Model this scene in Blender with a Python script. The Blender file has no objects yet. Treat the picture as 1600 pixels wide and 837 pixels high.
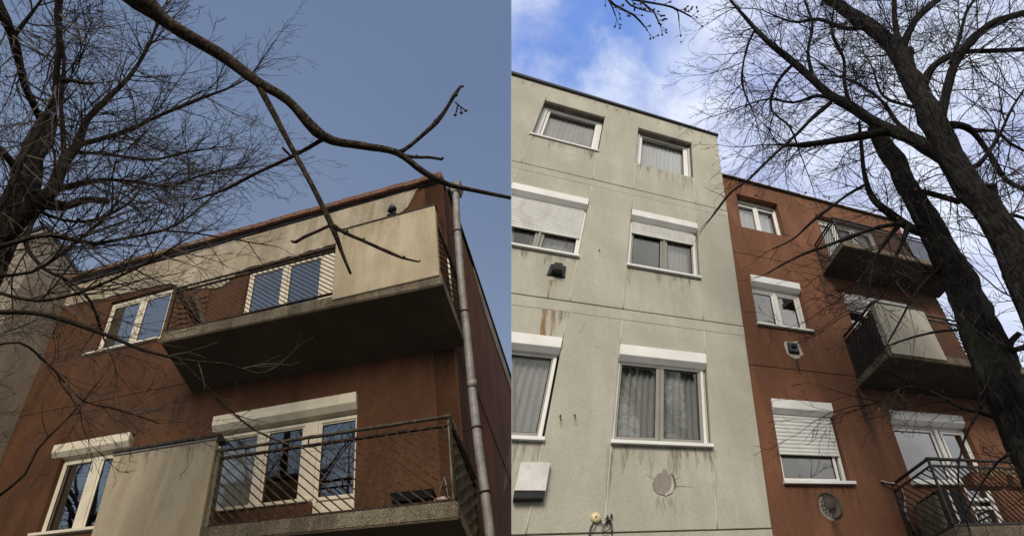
import bpy, bmesh, math, random
import numpy as np
from mathutils import Vector, noise

random.seed(7)
scene = bpy.context.scene
col = scene.collection
R_ = math.radians

# ------------------------------------------------------------------ camera
PITCH = R_(42.65)
CAM = Vector((0.0, 0.0, 1.6))
cam_data = bpy.data.cameras.new("camera")
cam_data.sensor_width = 36.0
cam_data.lens = 36.0 * 900.0 / 1600.0
cam_data.shift_x = -100.0 / 1600.0
cam_data.clip_start = 0.05
cam_data.clip_end = 3000.0
cam = bpy.data.objects.new("camera", cam_data)
col.objects.link(cam)
cam.location = CAM
cam.rotation_euler = (math.pi / 2 + PITCH, 0, 0)
scene.camera = cam

# ------------------------------------------------------------------ sky, sun, exposure
SUN = Vector((-0.10, -0.82, 0.56)).normalized()        # direction towards the sun
world = bpy.data.worlds.new("World")
scene.world = world
world.use_nodes = True
wn = world.node_tree.nodes
wl = world.node_tree.links
wn.clear()
w_out = wn.new("ShaderNodeOutputWorld")
w_bg = wn.new("ShaderNodeBackground")
w_bg.inputs["Strength"].default_value = 0.1
sky = wn.new("ShaderNodeTexSky")
sky.sky_type = 'NISHITA'
sky.sun_disc = False
sky.sun_elevation = math.asin(SUN.z)
sky.sun_rotation = math.atan2(SUN.x, SUN.y)
sky.air_density = 1.2
sky.dust_density = 1.5
tc = wn.new("ShaderNodeTexCoord")


def w_math(op, a, b=None, clamp=False):
    n = wn.new("ShaderNodeMath"); n.operation = op; n.use_clamp = clamp
    for i, v in enumerate((a, b)):
        if v is None: continue
        if isinstance(v, (int, float)): n.inputs[i].default_value = v
        else: wl.new(v, n.inputs[i])
    return n.outputs[0]


def w_noise(scale, detail, rough=0.55, dist=0.0, offset=(0, 0, 0), stretch=(1, 1, 1)):
    m = wn.new("ShaderNodeMapping"); m.inputs["Location"].default_value = offset; m.inputs["Scale"].default_value = stretch
    wl.new(tc.outputs["Generated"], m.inputs[0])
    n = wn.new("ShaderNodeTexNoise"); n.inputs["Scale"].default_value = scale; n.inputs["Detail"].default_value = detail
    n.inputs["Roughness"].default_value = rough; n.inputs["Distortion"].default_value = dist
    wl.new(m.outputs[0], n.inputs["Vector"])
    return n.outputs["Fac"]


def w_mix(fac, a, b, mode='MIX'):
    n = wn.new("ShaderNodeMix"); n.data_type = 'RGBA'; n.blend_type = mode
    if isinstance(fac, (int, float)): n.inputs[0].default_value = fac
    else: wl.new(fac, n.inputs[0])
    for i, v in ((6, a), (7, b)):
        if isinstance(v, tuple): n.inputs[i].default_value = v + (1,)
        else: wl.new(v, n.inputs[i])
    return n.outputs[2]


def w_range(v, a, b):
    n = wn.new("ShaderNodeMapRange"); n.interpolation_type = 'SMOOTHSTEP'
    wl.new(v, n.inputs[0]); n.inputs[1].default_value = a; n.inputs[2].default_value = b
    return n.outputs[0]


# clear dusky air on one side of the sky, a bright cloud field beyond its front on the other
dot = wn.new("ShaderNodeVectorMath"); dot.operation = 'DOT_PRODUCT'
wl.new(tc.outputs["Generated"], dot.inputs[0])
front = Vector((900.0, 101.0 * math.cos(PITCH), 101.0 * math.sin(PITCH))).normalized()
dot.inputs[1].default_value = front
front_mask = w_range(dot.outputs["Value"], -0.0012, 0.0012)
haze_col = w_mix(1.0, sky.outputs["Color"], (0.50, 0.62, 0.80), 'MULTIPLY')
sep = wn.new("ShaderNodeSeparateXYZ"); wl.new(tc.outputs["Generated"], sep.inputs[0])
air = w_mix(w_range(sep.outputs[2], 1.0, 0.25), (1.35, 1.90, 3.20), (2.5, 3.1, 4.2))     # paler towards the horizon
clear = w_mix(0.80, haze_col, w_mix(w_range(w_noise(1.7, 5, 0.5, 0.3, (7, 1, 4)), .3, .75), air, w_mix(1.0, air, (1.10, 1.09, 1.06), 'MULTIPLY')))
blue = w_mix(0.85, sky.outputs["Color"], (1.7, 3.1, 7.6))
c1 = w_range(w_noise(3.0, 11, 0.60, 0.35, (0.7, 2.4, 5.1)), 0.36, 0.60)
c2 = w_range(w_noise(6.5, 9, 0.64, 0.2, (1.3, 5.2, 0.6)), 0.3, 0.75)
cl = w_mix(c2, (4.2, 4.8, 7.4), (8.0, 8.6, 9.7))
veil = w_math('MULTIPLY', w_range(sep.outputs[0], 0.07, 0.22), w_range(w_noise(4.5, 6, 0.6, 0.4, (2, 3, 9)), 0.18, 0.45))
cover = w_math('MAXIMUM', w_math('MAXIMUM', c1, veil), w_range(sep.outputs[1], 0.2, -0.35))      # thicker cloud behind the street
cl = w_mix(w_range(sep.outputs[1], 0.25, -0.3), cl, w_mix(c2, (4.4, 4.3, 4.3), (7.2, 7.0, 6.8)))
cloudy = w_mix(cover, blue, cl)
wl.new(w_mix(front_mask, clear, cloudy), w_bg.inputs["Color"])
wl.new(w_bg.outputs[0], w_out.inputs[0])

sun_data = bpy.data.lights.new("sun", 'SUN')
sun_data.energy = 2.9
sun_data.angle = R_(26)
sun_data.color = (1.0, 0.91, 0.77)
sun_o = bpy.data.objects.new("sun", sun_data)
col.objects.link(sun_o)
sun_o.rotation_euler = (-SUN).to_track_quat('-Z', 'Y').to_euler()

scene.view_settings.view_transform = 'Standard'
scene.view_settings.look = 'None'
scene.view_settings.gamma = 1.0
scene.view_settings.exposure = 0.18
scene.view_settings.use_curve_mapping = False
scene.cycles.max_bounces = 8
scene.cycles.transparent_max_bounces = 12
scene.cycles.use_denoising = True


# ------------------------------------------------------------------ materials
class NT:
    def __init__(s, name):
        s.m = bpy.data.materials.new(name); s.m.use_nodes = True
        s.n = s.m.node_tree.nodes; s.l = s.m.node_tree.links
        s.b = s.n["Principled BSDF"]; s.out = s.n["Material Output"]
        s.geo = s.n.new("ShaderNodeNewGeometry")

    def put(s, sock, v):
        if isinstance(v, (int, float)): sock.default_value = v
        elif isinstance(v, tuple): sock.default_value = v + (1,) if len(v) == 3 and sock.type == 'RGBA' else v
        else: s.l.new(v, sock)

    def noise(s, scale, detail=5, rough=0.55, stretch=(1, 1, 1), dist=0.0, off=(0, 0, 0)):
        m = s.n.new("ShaderNodeMapping"); m.inputs["Scale"].default_value = stretch; m.inputs["Location"].default_value = off
        s.l.new(s.geo.outputs["Position"], m.inputs[0])
        n = s.n.new("ShaderNodeTexNoise"); n.inputs["Scale"].default_value = scale; n.inputs["Detail"].default_value = detail
        n.inputs["Roughness"].default_value = rough; n.inputs["Distortion"].default_value = dist
        s.l.new(m.outputs[0], n.inputs["Vector"])
        return n.outputs["Fac"]

    def rng(s, v, a, b, c=0.0, d=1.0):
        n = s.n.new("ShaderNodeMapRange"); n.interpolation_type = 'SMOOTHSTEP'
        s.l.new(v, n.inputs[0]); n.inputs[1].default_value = a; n.inputs[2].default_value = b
        n.inputs[3].default_value = c; n.inputs[4].default_value = d
        return n.outputs[0]

    def mix(s, f, a, b, mode='MIX'):
        n = s.n.new("ShaderNodeMix"); n.data_type = 'RGBA'; n.blend_type = mode
        s.put(n.inputs[0], f); s.put(n.inputs[6], a); s.put(n.inputs[7], b)
        return n.outputs[2]

    def math(s, op, a, b):
        n = s.n.new("ShaderNodeMath"); n.operation = op; s.put(n.inputs[0], a); s.put(n.inputs[1], b)
        return n.outputs[0]

    def bump(s, h, strength, dist=0.01, prev=None):
        n = s.n.new("ShaderNodeBump"); n.inputs["Strength"].default_value = strength; n.inputs["Distance"].default_value = dist
        s.l.new(h, n.inputs["Height"])
        if prev: s.l.new(prev, n.inputs["Normal"])
        return n.outputs[0]


def plaster(name, a, b, dark, grain=55, grain_amt=0.5, stain=0.35, wash=0.0, bump=0.5, dirt=(0.36, 0.6)):
    t = NT(name)
    big = t.rng(t.noise(1.1, 6, 0.6), 0.35, 0.68)
    c = t.mix(big, a, b)
    streak = t.rng(t.noise(2.2, 6, 0.65, (1.6, 1.6, 0.28), 0.3, (4, 2, 1)), dirt[1], dirt[0])
    inv = t.math('SUBTRACT', 1.0, streak)
    c = t.mix(t.math('MULTIPLY', inv, stain), c, dark)
    speck = t.rng(t.noise(grain * 2.2, 3, 0.7), 0.34, 0.66, 1 - grain_amt, 1 + grain_amt * 0.35)
    c = t.mix(1.0, c, t.mix(1.0, (1.0, 1.0, 1.0), speck, 'MULTIPLY'), 'MULTIPLY')
    fleck = t.rng(t.noise(18, 4, 0.7, (1, 1, 1), 0, (9, 3, 7)), 0.70, 0.76, 0.0, 0.55)
    c = t.mix(fleck, c, dark)
    t.put(t.b.inputs["Base Color"], c)
    t.b.inputs["Roughness"].default_value = 0.92
    t.b.inputs["Specular IOR Level"].default_value = 0.2
    h = t.bump(t.noise(grain, 6, 0.72), bump, 0.010)
    h = t.bump(t.noise(5, 4, 0.6), bump * 0.5, 0.03, h)
    t.put(t.b.inputs["Normal"], h)
    return t.m


def simple(name, c, rough=0.5, vary=0.12, scale=8, metal=0.0, bump=0.0, bscale=60, spec=0.5, dirt=None, dirt_amt=0.5, dscale=4):
    t = NT(name)
    f = t.rng(t.noise(scale, 5), 0.3, 0.7)
    lo = tuple(x * (1 - vary) for x in c); hi = tuple(min(1, x * (1 + vary)) for x in c)
    cc = t.mix(f, lo, hi)
    if dirt:
        g = t.rng(t.noise(dscale, 7, 0.65, (1, 1, 0.5), 0.4, (2, 7, 3)), 0.46, 0.66, 0.0, dirt_amt)
        cc = t.mix(g, cc, dirt)
    t.put(t.b.inputs["Base Color"], cc)
    t.b.inputs["Roughness"].default_value = rough
    t.b.inputs["Metallic"].default_value = metal
    t.b.inputs["Specular IOR Level"].default_value = spec
    if bump:
        t.put(t.b.inputs["Normal"], t.bump(t.noise(bscale, 6, 0.65), bump, 0.01))
    return t.m


def glass(name, tint=(0.55, 0.58, 0.6), base=0.10, edge=0.75):
    t = NT(name)
    t.n.remove(t.b)
    lw = t.n.new("ShaderNodeLayerWeight"); lw.inputs[0].default_value = 0.45
    fac = t.rng(lw.outputs["Facing"], 0.0, 1.0, base, edge)
    tr = t.n.new("ShaderNodeBsdfTransparent"); tr.inputs[0].default_value = tint + (1,)
    gl = t.n.new("ShaderNodeBsdfGlossy"); gl.inputs["Roughness"].default_value = 0.015
    gl.inputs["Color"].default_value = (0.86, 0.85, 0.81, 1)
    t.put(gl.inputs["Normal"], t.bump(t.noise(1.6, 2, 0.4), 0.05, 0.05))
    mx = t.n.new("ShaderNodeMixShader")
    t.l.new(fac, mx.inputs[0]); t.l.new(tr.outputs[0], mx.inputs[1]); t.l.new(gl.outputs[0], mx.inputs[2])
    t.l.new(mx.outputs[0], t.out.inputs[0])
    return t.m


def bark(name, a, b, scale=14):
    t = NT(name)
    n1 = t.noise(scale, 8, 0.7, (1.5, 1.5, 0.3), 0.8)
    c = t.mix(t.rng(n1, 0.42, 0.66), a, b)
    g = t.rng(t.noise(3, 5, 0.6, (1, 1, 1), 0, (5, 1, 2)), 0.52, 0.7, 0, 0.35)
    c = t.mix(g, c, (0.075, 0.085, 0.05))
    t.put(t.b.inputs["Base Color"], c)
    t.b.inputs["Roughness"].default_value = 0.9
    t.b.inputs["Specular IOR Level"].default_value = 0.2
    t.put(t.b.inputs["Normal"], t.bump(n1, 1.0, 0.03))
    return t.m


M = dict(
    grey_plaster=plaster("grey_roughcast", (0.46, 0.445, 0.37), (0.54, 0.525, 0.44), (0.34, 0.32, 0.26), 85, 0.30, 0.28, bump=0.7),
    grey_seal=simple("pale_joint_seal", (0.52, 0.50, 0.42), 0.8, 0.1, 12, bump=0.5),
    grey_joint=simple("dark_joint", (0.10, 0.095, 0.075), 0.9),
    red_plaster=plaster("brick_red_roughcast", (0.215, 0.096, 0.052), (0.262, 0.120, 0.067), (0.11, 0.054, 0.034), 90, 0.5, 0.5, bump=0.8),
    red_joint=simple("dark_red_joint", (0.05, 0.02, 0.014), 0.9),
    old_red=plaster("dull_red_render", (0.104, 0.045, 0.021), (0.138, 0.062, 0.030), (0.05, 0.022, 0.013), 60, 0.45, 0.40, bump=1.0),
    side_red=plaster("shade_lifted_red_render", (0.185, 0.070, 0.027), (0.23, 0.090, 0.036), (0.08, 0.04, 0.024), 60, 0.3, 0.5, bump=0.8),  # same red render, colour lightened and warmed against the bluish skylight there
    old_red_joint=simple("old_red_joint", (0.06, 0.022, 0.012), 0.9),
    cream=plaster("weathered_cream_render", (0.42, 0.355, 0.255), (0.52, 0.455, 0.345), (0.22, 0.18, 0.12), 26, 0.2, 0.6, bump=1.0),
    cream_panel=plaster("stained_cream_panel", (0.47, 0.385, 0.26), (0.55, 0.465, 0.33), (0.33, 0.265, 0.17), 30, 0.12, 0.5, bump=0.4),
    white_panel=plaster("pale_render_panel", (0.42, 0.40, 0.33), (0.50, 0.48, 0.41), (0.25, 0.22, 0.16), 40, 0.12, 0.5, bump=0.4),
    old_grey=plaster("grimy_grey_render", (0.31, 0.265, 0.20), (0.39, 0.335, 0.26), (0.18, 0.15, 0.11), 50, 0.3, 0.5),
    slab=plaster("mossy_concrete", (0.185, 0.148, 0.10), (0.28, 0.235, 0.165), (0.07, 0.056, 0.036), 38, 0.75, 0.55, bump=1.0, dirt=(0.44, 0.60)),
    soffit=plaster("dark_concrete", (0.105, 0.078, 0.050), (0.135, 0.102, 0.067), (0.05, 0.037, 0.024), 60, 0.3, 0.3),  # darker concrete tone for the left balcony undersides
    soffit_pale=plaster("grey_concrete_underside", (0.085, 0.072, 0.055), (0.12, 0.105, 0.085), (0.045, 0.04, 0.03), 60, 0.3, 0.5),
    white=simple("white_plastic", (0.78, 0.78, 0.75), 0.35, 0.05, 3, dirt=(0.55, 0.52, 0.45), dirt_amt=0.25, dscale=3),
    old_white=simple("yellowed_white_paint", (0.68, 0.61, 0.47), 0.5, 0.08, 5, dirt=(0.45, 0.38, 0.26), dirt_amt=0.25, dscale=3),
    grey_frame=simple("grey_inner_frame", (0.27, 0.26, 0.23), 0.5, 0.06),
    shutter=simple("white_shutter_slats", (0.70, 0.70, 0.67), 0.45, 0.05, 4, dirt=(0.4, 0.38, 0.33), dirt_amt=0.3),
    lintel=plaster("dark_reveal", (0.24, 0.215, 0.17), (0.32, 0.29, 0.235), (0.12, 0.105, 0.08), 60, 0.4, 0.8),  # darker tone for the reveal linings of the top windows
    glass=glass("window_glass", (0.82, 0.83, 0.83), 0.06, 0.5),
    sky_glass=glass("reflective_glass", (0.34, 0.35, 0.36), 0.22, 0.75),
    curtain=simple("sheer_grey_curtain", (0.46, 0.46, 0.45), 0.9, 0.1, 30),
    white_curtain=simple("white_curtain", (0.86, 0.86, 0.87), 0.9, 0.06, 20),
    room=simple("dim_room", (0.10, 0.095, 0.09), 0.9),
    bitumen=simple("black_roof_edge", (0.028, 0.028, 0.03), 0.6, 0.3, 20, bump=0.4),
    tile=simple("clay_roof_tile", (0.17, 0.078, 0.045), 0.85, 0.25, 14, bump=0.6, dirt=(0.07, 0.055, 0.035), dirt_amt=0.7),
    mossy_tile=simple("mossy_roof_edge", (0.19, 0.12, 0.07), 0.9, 0.3, 14, bump=0.7, dirt=(0.10, 0.095, 0.055), dirt_amt=0.9),
    zinc=simple("galvanised_zinc", (0.25, 0.235, 0.22), 0.65, 0.22, 9, metal=0.2, dirt=(0.13, 0.10, 0.075), dirt_amt=0.6, dscale=7),
    steel=simple("brushed_steel", (0.72, 0.70, 0.66), 0.4, 0.1, 12, metal=0.45, dirt=(0.4, 0.39, 0.37), dirt_amt=0.4),
    rail=simple("rusty_railing_paint", (0.028, 0.020, 0.015), 0.75, 0.4, 25, dirt=(0.12, 0.06, 0.035), dirt_amt=0.7, dscale=20, spec=0.15),
    rail_cap=simple("lichened_handrail", (0.042, 0.030, 0.020), 0.85, 0.4, 30, bump=0.6, dirt=(0.12, 0.10, 0.065), dirt_amt=0.7, dscale=22),
    grey_rail=simple("grey_railing_paint", (0.035, 0.030, 0.027), 0.5, 0.3, 20, dirt=(0.05, 0.03, 0.02), dirt_amt=0.6, dscale=18, spec=0.2),
    weathered=simple("weathered_board", (0.15, 0.13, 0.085), 0.9, 0.3, 6, bump=0.7, bscale=25, dirt=(0.04, 0.035, 0.022), dirt_amt=0.85, dscale=9),
    black=simple("black_plastic", (0.014, 0.014, 0.015), 0.35, 0.2),
    iron=simple("dark_cast_iron", (0.05, 0.038, 0.03), 0.7, 0.3, 30, bump=0.5),
    brass=simple("cream_bell_plate", (0.62, 0.52, 0.30), 0.4, 0.08),
    cable_white=simple("white_cable", (0.42, 0.41, 0.38), 0.5, 0.2),
    patch=plaster("bare_mortar", (0.28, 0.25, 0.215), (0.34, 0.31, 0.27), (0.12, 0.10, 0.09), 60, 0.3, 0.4, bump=1.0),
    new_mortar=plaster("pale_mortar", (0.50, 0.47, 0.40), (0.58, 0.55, 0.48), (0.35, 0.32, 0.26), 60, 0.2, 0.4, bump=0.9),
    pot=simple("terracotta_pot", (0.28, 0.12, 0.06), 0.8, 0.2),
    straw=simple("dry_straw", (0.55, 0.46, 0.24), 0.8, 0.3, 40),
    pink=simple("pinkish_basin", (0.55, 0.40, 0.32), 0.6, 0.08),
    navy=simple("dark_cloth", (0.010, 0.011, 0.014), 0.85, 0.3),
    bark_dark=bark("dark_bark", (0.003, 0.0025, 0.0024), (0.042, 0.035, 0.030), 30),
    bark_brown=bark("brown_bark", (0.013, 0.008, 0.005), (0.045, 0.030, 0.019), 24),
    branch_bark=bark("brown_branch_bark", (0.020, 0.013, 0.008), (0.13, 0.095, 0.060), 34),  # browner bark with more tone contrast for the foreground branch
    twig=simple("dark_twig_bark", (0.018, 0.013, 0.011), 0.8, 0.3, 30),
    twig_brown=simple("brown_twig_bark", (0.042, 0.028, 0.019), 0.8, 0.35, 30),
    leaf=simple("withered_leaf", (0.10, 0.045, 0.02), 0.8, 0.3, 30),
    bud=simple("brown_bud", (0.07, 0.05, 0.035), 0.7, 0.3, 30),
    asphalt=simple("worn_asphalt", (0.05, 0.05, 0.048), 0.9, 0.2, 6, bump=0.4),
)


def rust_mat():
    t = NT("rust_streak")
    t.put(t.b.inputs["Base Color"], (0.33, 0.17, 0.05))
    t.b.inputs["Roughness"].default_value = 0.9
    a = t.rng(t.noise(16, 5, 0.6, (1, 1, 0.12)), 0.40, 0.72, 0.0, 0.55)
    tr = t.n.new("ShaderNodeBsdfTransparent"); mx = t.n.new("ShaderNodeMixShader")
    t.l.new(a, mx.inputs[0]); t.l.new(tr.outputs[0], mx.inputs[1]); t.l.new(t.b.outputs[0], mx.inputs[2])
    t.l.new(mx.outputs[0], t.out.inputs[0])
    return t.m


M['rust'] = rust_mat()


def grime_mat(name, c, amt):
    t = NT(name)
    t.put(t.b.inputs["Base Color"], c)
    t.b.inputs["Roughness"].default_value = 0.95
    a = t.rng(t.noise(30, 5, 0.6, (1, 1, 0.15)), 0.30, 0.75, 0.0, amt)
    tr = t.n.new("ShaderNodeBsdfTransparent"); mx = t.n.new("ShaderNodeMixShader")
    t.l.new(a, mx.inputs[0]); t.l.new(tr.outputs[0], mx.inputs[1]); t.l.new(t.b.outputs[0], mx.inputs[2])
    t.l.new(mx.outputs[0], t.out.inputs[0])
    return t.m


M['grime'] = grime_mat("rain_grime", (0.16, 0.145, 0.115), 0.30)
M['red_grime'] = grime_mat("rain_grime_on_red", (0.06, 0.035, 0.024), 0.38)


# ------------------------------------------------------------------ building frames and mesh helpers
class Frame:
    """A building's own axes: u along the front, v up the wall, n out of the wall, in metres."""
    def __init__(s, O, U, V, N):
        s.O, s.U, s.V, s.N = Vector(O), Vector(U), Vector(V), Vector(N)

    def w(s, u, v, n=0.0):
        return s.O + s.U * u + s.V * v + s.N * n


RF = Frame((1.3533, 5.6574, 4.3142), (0.91062, 0.38583, 0.148), (0.121, 0.12872, 0.98427), (0.15327, -0.98816, 0.00676))
LF = Frame((-1.3827, 6.1353, 4.9762), (0.93758, -0.3456, -0.03887), (-0.19362, -0.09626, 0.97634), (-0.22188, -0.90275, 0.36852))


class MB:
    """Collects shapes in world coordinates for ONE mesh object."""
    def __init__(s, fr=None):
        s.bm = bmesh.new(); s.fr = fr; s.smooth = False; s.mats = []

    def _faces(s, vs, faces, mi=0, sm=False):
        b = [s.bm.verts.new(v) for v in vs]
        out = []
        for f in faces:
            try:
                q = s.bm.faces.new([b[i] for i in f]); q.material_index = mi; q.smooth = sm; out.append(q)
            except ValueError:
                pass
        return out

    def box(s, u0, u1, v0, v1, n0, n1, ch=0.0, mi=0):
        c = [s.fr.w(u, v, n) for n in (n0, n1) for v in (v0, v1) for u in (u0, u1)]
        f = s._faces(c, [(0, 1, 3, 2), (4, 6, 7, 5), (0, 4, 5, 1), (2, 3, 7, 6), (0, 2, 6, 4), (1, 5, 7, 3)], mi)
        if ch > 0:
            es = list({e for q in f for e in q.edges})
            bmesh.ops.bevel(s.bm, geom=es, offset=ch, segments=1, affect='EDGES', profile=0.5)
        return s

    def hexa(s, pts, mi=0):
        """pts: 8 (u,v,n) corners ordered bottom back l,r ; top back l,r ; bottom front l,r ; top front l,r"""
        c = [s.fr.w(*p) for p in pts]
        s._faces(c, [(0, 1, 3, 2), (4, 6, 7, 5), (0, 4, 5, 1), (2, 3, 7, 6), (0, 2, 6, 4), (1, 5, 7, 3)], mi)
        return s

    def poly(s, outline, n0, n1, mi=0):
        """outline of (u,v) extruded from n0 to n1"""
        a = [s.fr.w(u, v, n0) for u, v in outline]; b = [s.fr.w(u, v, n1) for u, v in outline]
        k = len(outline)
        s._faces(a + b, [tuple(range(k)), tuple(range(2 * k - 1, k - 1, -1))] +
                 [(i, (i + 1) % k, k + (i + 1) % k, k + i) for i in range(k)], mi)
        return s

    def tube(s, pts, rad, seg=8, mi=0, local=True, cap=True):
        P = [s.fr.w(*p) if (s.fr and local) else Vector(p) for p in pts]
        rs = rad if isinstance(rad, (list, tuple)) else [rad] * len(P)
        rings = []
        prev = None
        for i, p in enumerate(P):
            d = (P[min(i + 1, len(P) - 1)] - P[max(i - 1, 0)]).normalized()
            if prev is None:
                x = d.orthogonal().normalized()
            else:
                x = (prev - d * prev.dot(d)).normalized()
            prev = x
            y = d.cross(x)
            rings.append([s.bm.verts.new(p + (x * math.cos(a) + y * math.sin(a)) * rs[i]) for a in [2 * math.pi * k / seg for k in range(seg)]])
        for a, b in zip(rings, rings[1:]):
            for k in range(seg):
                f = s.bm.faces.new((a[k], a[(k + 1) % seg], b[(k + 1) % seg], b[k])); f.smooth = seg > 4; f.material_index = mi
        if cap:
            for r_, in ((rings[0],), (rings[-1],)):
                f = s.bm.faces.new(r_); f.material_index = mi
        return s

    def lathe(s, c, axis, prof, seg=20, mi=0, sm=True):
        """c: (u,v,n) centre; axis: world vector; prof: (radius, height) pairs"""
        C = s.fr.w(*c) if s.fr else Vector(c)
        a = Vector(axis).normalized(); x = a.orthogonal().normalized(); y = a.cross(x)
        rings = []
        for r, h in prof:
            if r < 1e-5: rings.append([s.bm.verts.new(C + a * h)])
            else: rings.append([s.bm.verts.new(C + a * h + (x * math.cos(t) + y * math.sin(t)) * r) for t in [2 * math.pi * k / seg for k in range(seg)]])
        for p, q in zip(rings, rings[1:]):
            for k in range(seg):
                k2 = (k + 1) % seg
                if len(p) == 1 and len(q) == 1: continue
                if len(p) == 1: f = s.bm.faces.new((p[0], q[k], q[k2]))
                elif len(q) == 1: f = s.bm.faces.new((p[k], p[k2], q[0]))
                else: f = s.bm.faces.new((p[k], p[k2], q[k2], q[k]))
                f.smooth = sm; f.material_index = mi
        return s

    def cut(s, point, normal, fill=True):
        """keep what lies on the side the normal points to, closing the cut"""
        r = bmesh.ops.bisect_plane(s.bm, geom=s.bm.verts[:] + s.bm.edges[:] + s.bm.faces[:], dist=1e-6,
                                   plane_co=point, plane_no=normal, clear_inner=True, clear_outer=False)
        if fill:
            es = [e for e in r['geom_cut'] if isinstance(e, bmesh.types.BMEdge)]
            bmesh.ops.holes_fill(s.bm, edges=es, sides=0)
        return s

    def build(s, name, mat, parent=None, normals=True):
        if not s.bm.verts:
            return None
        if normals:
            bmesh.ops.recalc_face_normals(s.bm, faces=s.bm.faces[:])
        base = origin_of(parent) if parent else Vector((0, 0, 0))
        own = base
        if own.length: bmesh.ops.translate(s.bm, verts=s.bm.verts[:], vec=-own)
        me = bpy.data.meshes.new(name)
        s.bm.to_mesh(me); s.bm.free()
        o = bpy.data.objects.new(name, me)
        for m in (mat if isinstance(mat, (list, tuple)) else [mat]): me.materials.append(m)
        col.objects.link(o)
        if parent: o.parent = parent
        return o


def origin_of(o):
    v = Vector((0, 0, 0))
    while o is not None:
        v += o.location; o = o.parent
    return v


def tag(o, label, cat, group=None):
    o["label"] = label; o["category"] = cat
    if group: o["group"] = group
    return o


def thing(name, label, cat, loc, group=None):
    o = bpy.data.objects.new(name, None); col.objects.link(o); o.location = loc
    o.empty_display_size = 0.2
    return tag(o, label, cat, group)


def structure(o):
    o["kind"] = "structure"; return o


# plane that closes the free end of the grey block (an added cut along a plane through the camera, edge-on to it)
CUT_N = Vector((900.0, 101.0 * math.cos(PITCH), 101.0 * math.sin(PITCH))).normalized()


def end_cut(mb, inset=0.0):
    return mb.cut(CAM + CUT_N * inset, CUT_N)


def wall_cells(mb, u0, u1, v0, v1, openings, n0, n1, grooves=(), groove=0.012, gdepth=0.02, vtop=None):
    """a wall with real openings (u0,u1,v0,v1) and recessed horizontal grooves"""
    us = sorted({u0, u1} | {x for o in openings for x in o[:2] if u0 < x < u1})
    vs = sorted({v0, v1} | {x for o in openings for x in o[2:] if v0 < x < v1} |
                {g + d for g in grooves for d in (-groove / 2, groove / 2) if v0 < g < v1})
    for a, b in zip(us, us[1:]):
        for c, d in zip(vs, vs[1:]):
            mu, mv = (a + b) / 2, (c + d) / 2
            if any(o[0] < mu < o[1] and o[2] < mv < o[3] for o in openings): continue
            g = any(abs(mv - g_) < groove * 0.5 for g_ in grooves)
            mb.box(a, b, c, d, n0, n1 - (gdepth if g else 0), mi=1 if g else 0)
    return mb


def ring(mb, u0, u1, v0, v1, n0, n1, w, wb=None, wt=None, wl_=None, wr=None):
    """a rectangular frame of width w"""
    wb = w if wb is None else wb; wt = w if wt is None else wt
    wl_ = w if wl_ is None else wl_; wr = w if wr is None else wr
    mb.box(u0, u0 + wl_, v0, v1, n0, n1, 0.004)
    mb.box(u1 - wr, u1, v0, v1, n0, n1, 0.004)
    mb.box(u0 + wl_, u1 - wr, v0, v0 + wb, n0, n1 - 0.002, 0.004)
    mb.box(u0 + wl_, u1 - wr, v1 - wt, v1, n0, n1 - 0.002, 0.004)
    return mb


# ------------------------------------------------------------------ ground
g = MB(); g._faces([(-600, -600, 0), (600, -600, 0), (600, 600, 0), (-600, 600, 0)], [(0, 1, 2, 3)])
structure(g.build("ground", M['asphalt']))


def make_curtain(fr, u0, u1, v0, v1, n, mat, parent, cut=False, amp=0.02, wave=0.11, gap=None):
    mb = MB(fr)
    k = int((u1 - u0) / 0.018)
    top = []; bot = []
    ph = random.uniform(0, 6)
    for i in range(k + 1):
        u = u0 + (u1 - u0) * i / k
        d = amp * math.sin(u / wave * 6.28 + ph + 0.8 * math.sin(u * 9)) + 0.4 * amp * math.sin(u / wave * 14.1)
        top.append(mb.bm.verts.new(fr.w(u, v1, n + d))); bot.append(mb.bm.verts.new(fr.w(u, v0, n + d * 1.3)))
    for i in range(k):
        f = mb.bm.faces.new((bot[i], bot[i + 1], top[i + 1], top[i])); f.smooth = True
    if cut: mb.cut(CAM + CUT_N * 0.03, CUT_N, False)
    return mb.build("curtain", mat, parent)


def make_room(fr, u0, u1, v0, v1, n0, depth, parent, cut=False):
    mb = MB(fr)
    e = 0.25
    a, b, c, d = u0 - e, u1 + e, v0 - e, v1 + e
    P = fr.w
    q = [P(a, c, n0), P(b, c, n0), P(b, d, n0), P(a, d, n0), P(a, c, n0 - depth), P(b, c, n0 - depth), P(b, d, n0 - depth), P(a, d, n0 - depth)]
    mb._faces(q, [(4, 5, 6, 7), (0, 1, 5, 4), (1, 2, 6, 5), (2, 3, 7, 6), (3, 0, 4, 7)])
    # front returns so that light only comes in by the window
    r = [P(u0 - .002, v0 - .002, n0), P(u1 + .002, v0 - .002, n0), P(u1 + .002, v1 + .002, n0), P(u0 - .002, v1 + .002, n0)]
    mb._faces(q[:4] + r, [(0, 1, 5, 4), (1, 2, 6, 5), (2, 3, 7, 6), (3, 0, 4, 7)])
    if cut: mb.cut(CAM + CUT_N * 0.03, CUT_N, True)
    return mb.build("room", M['room'], parent)


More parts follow.
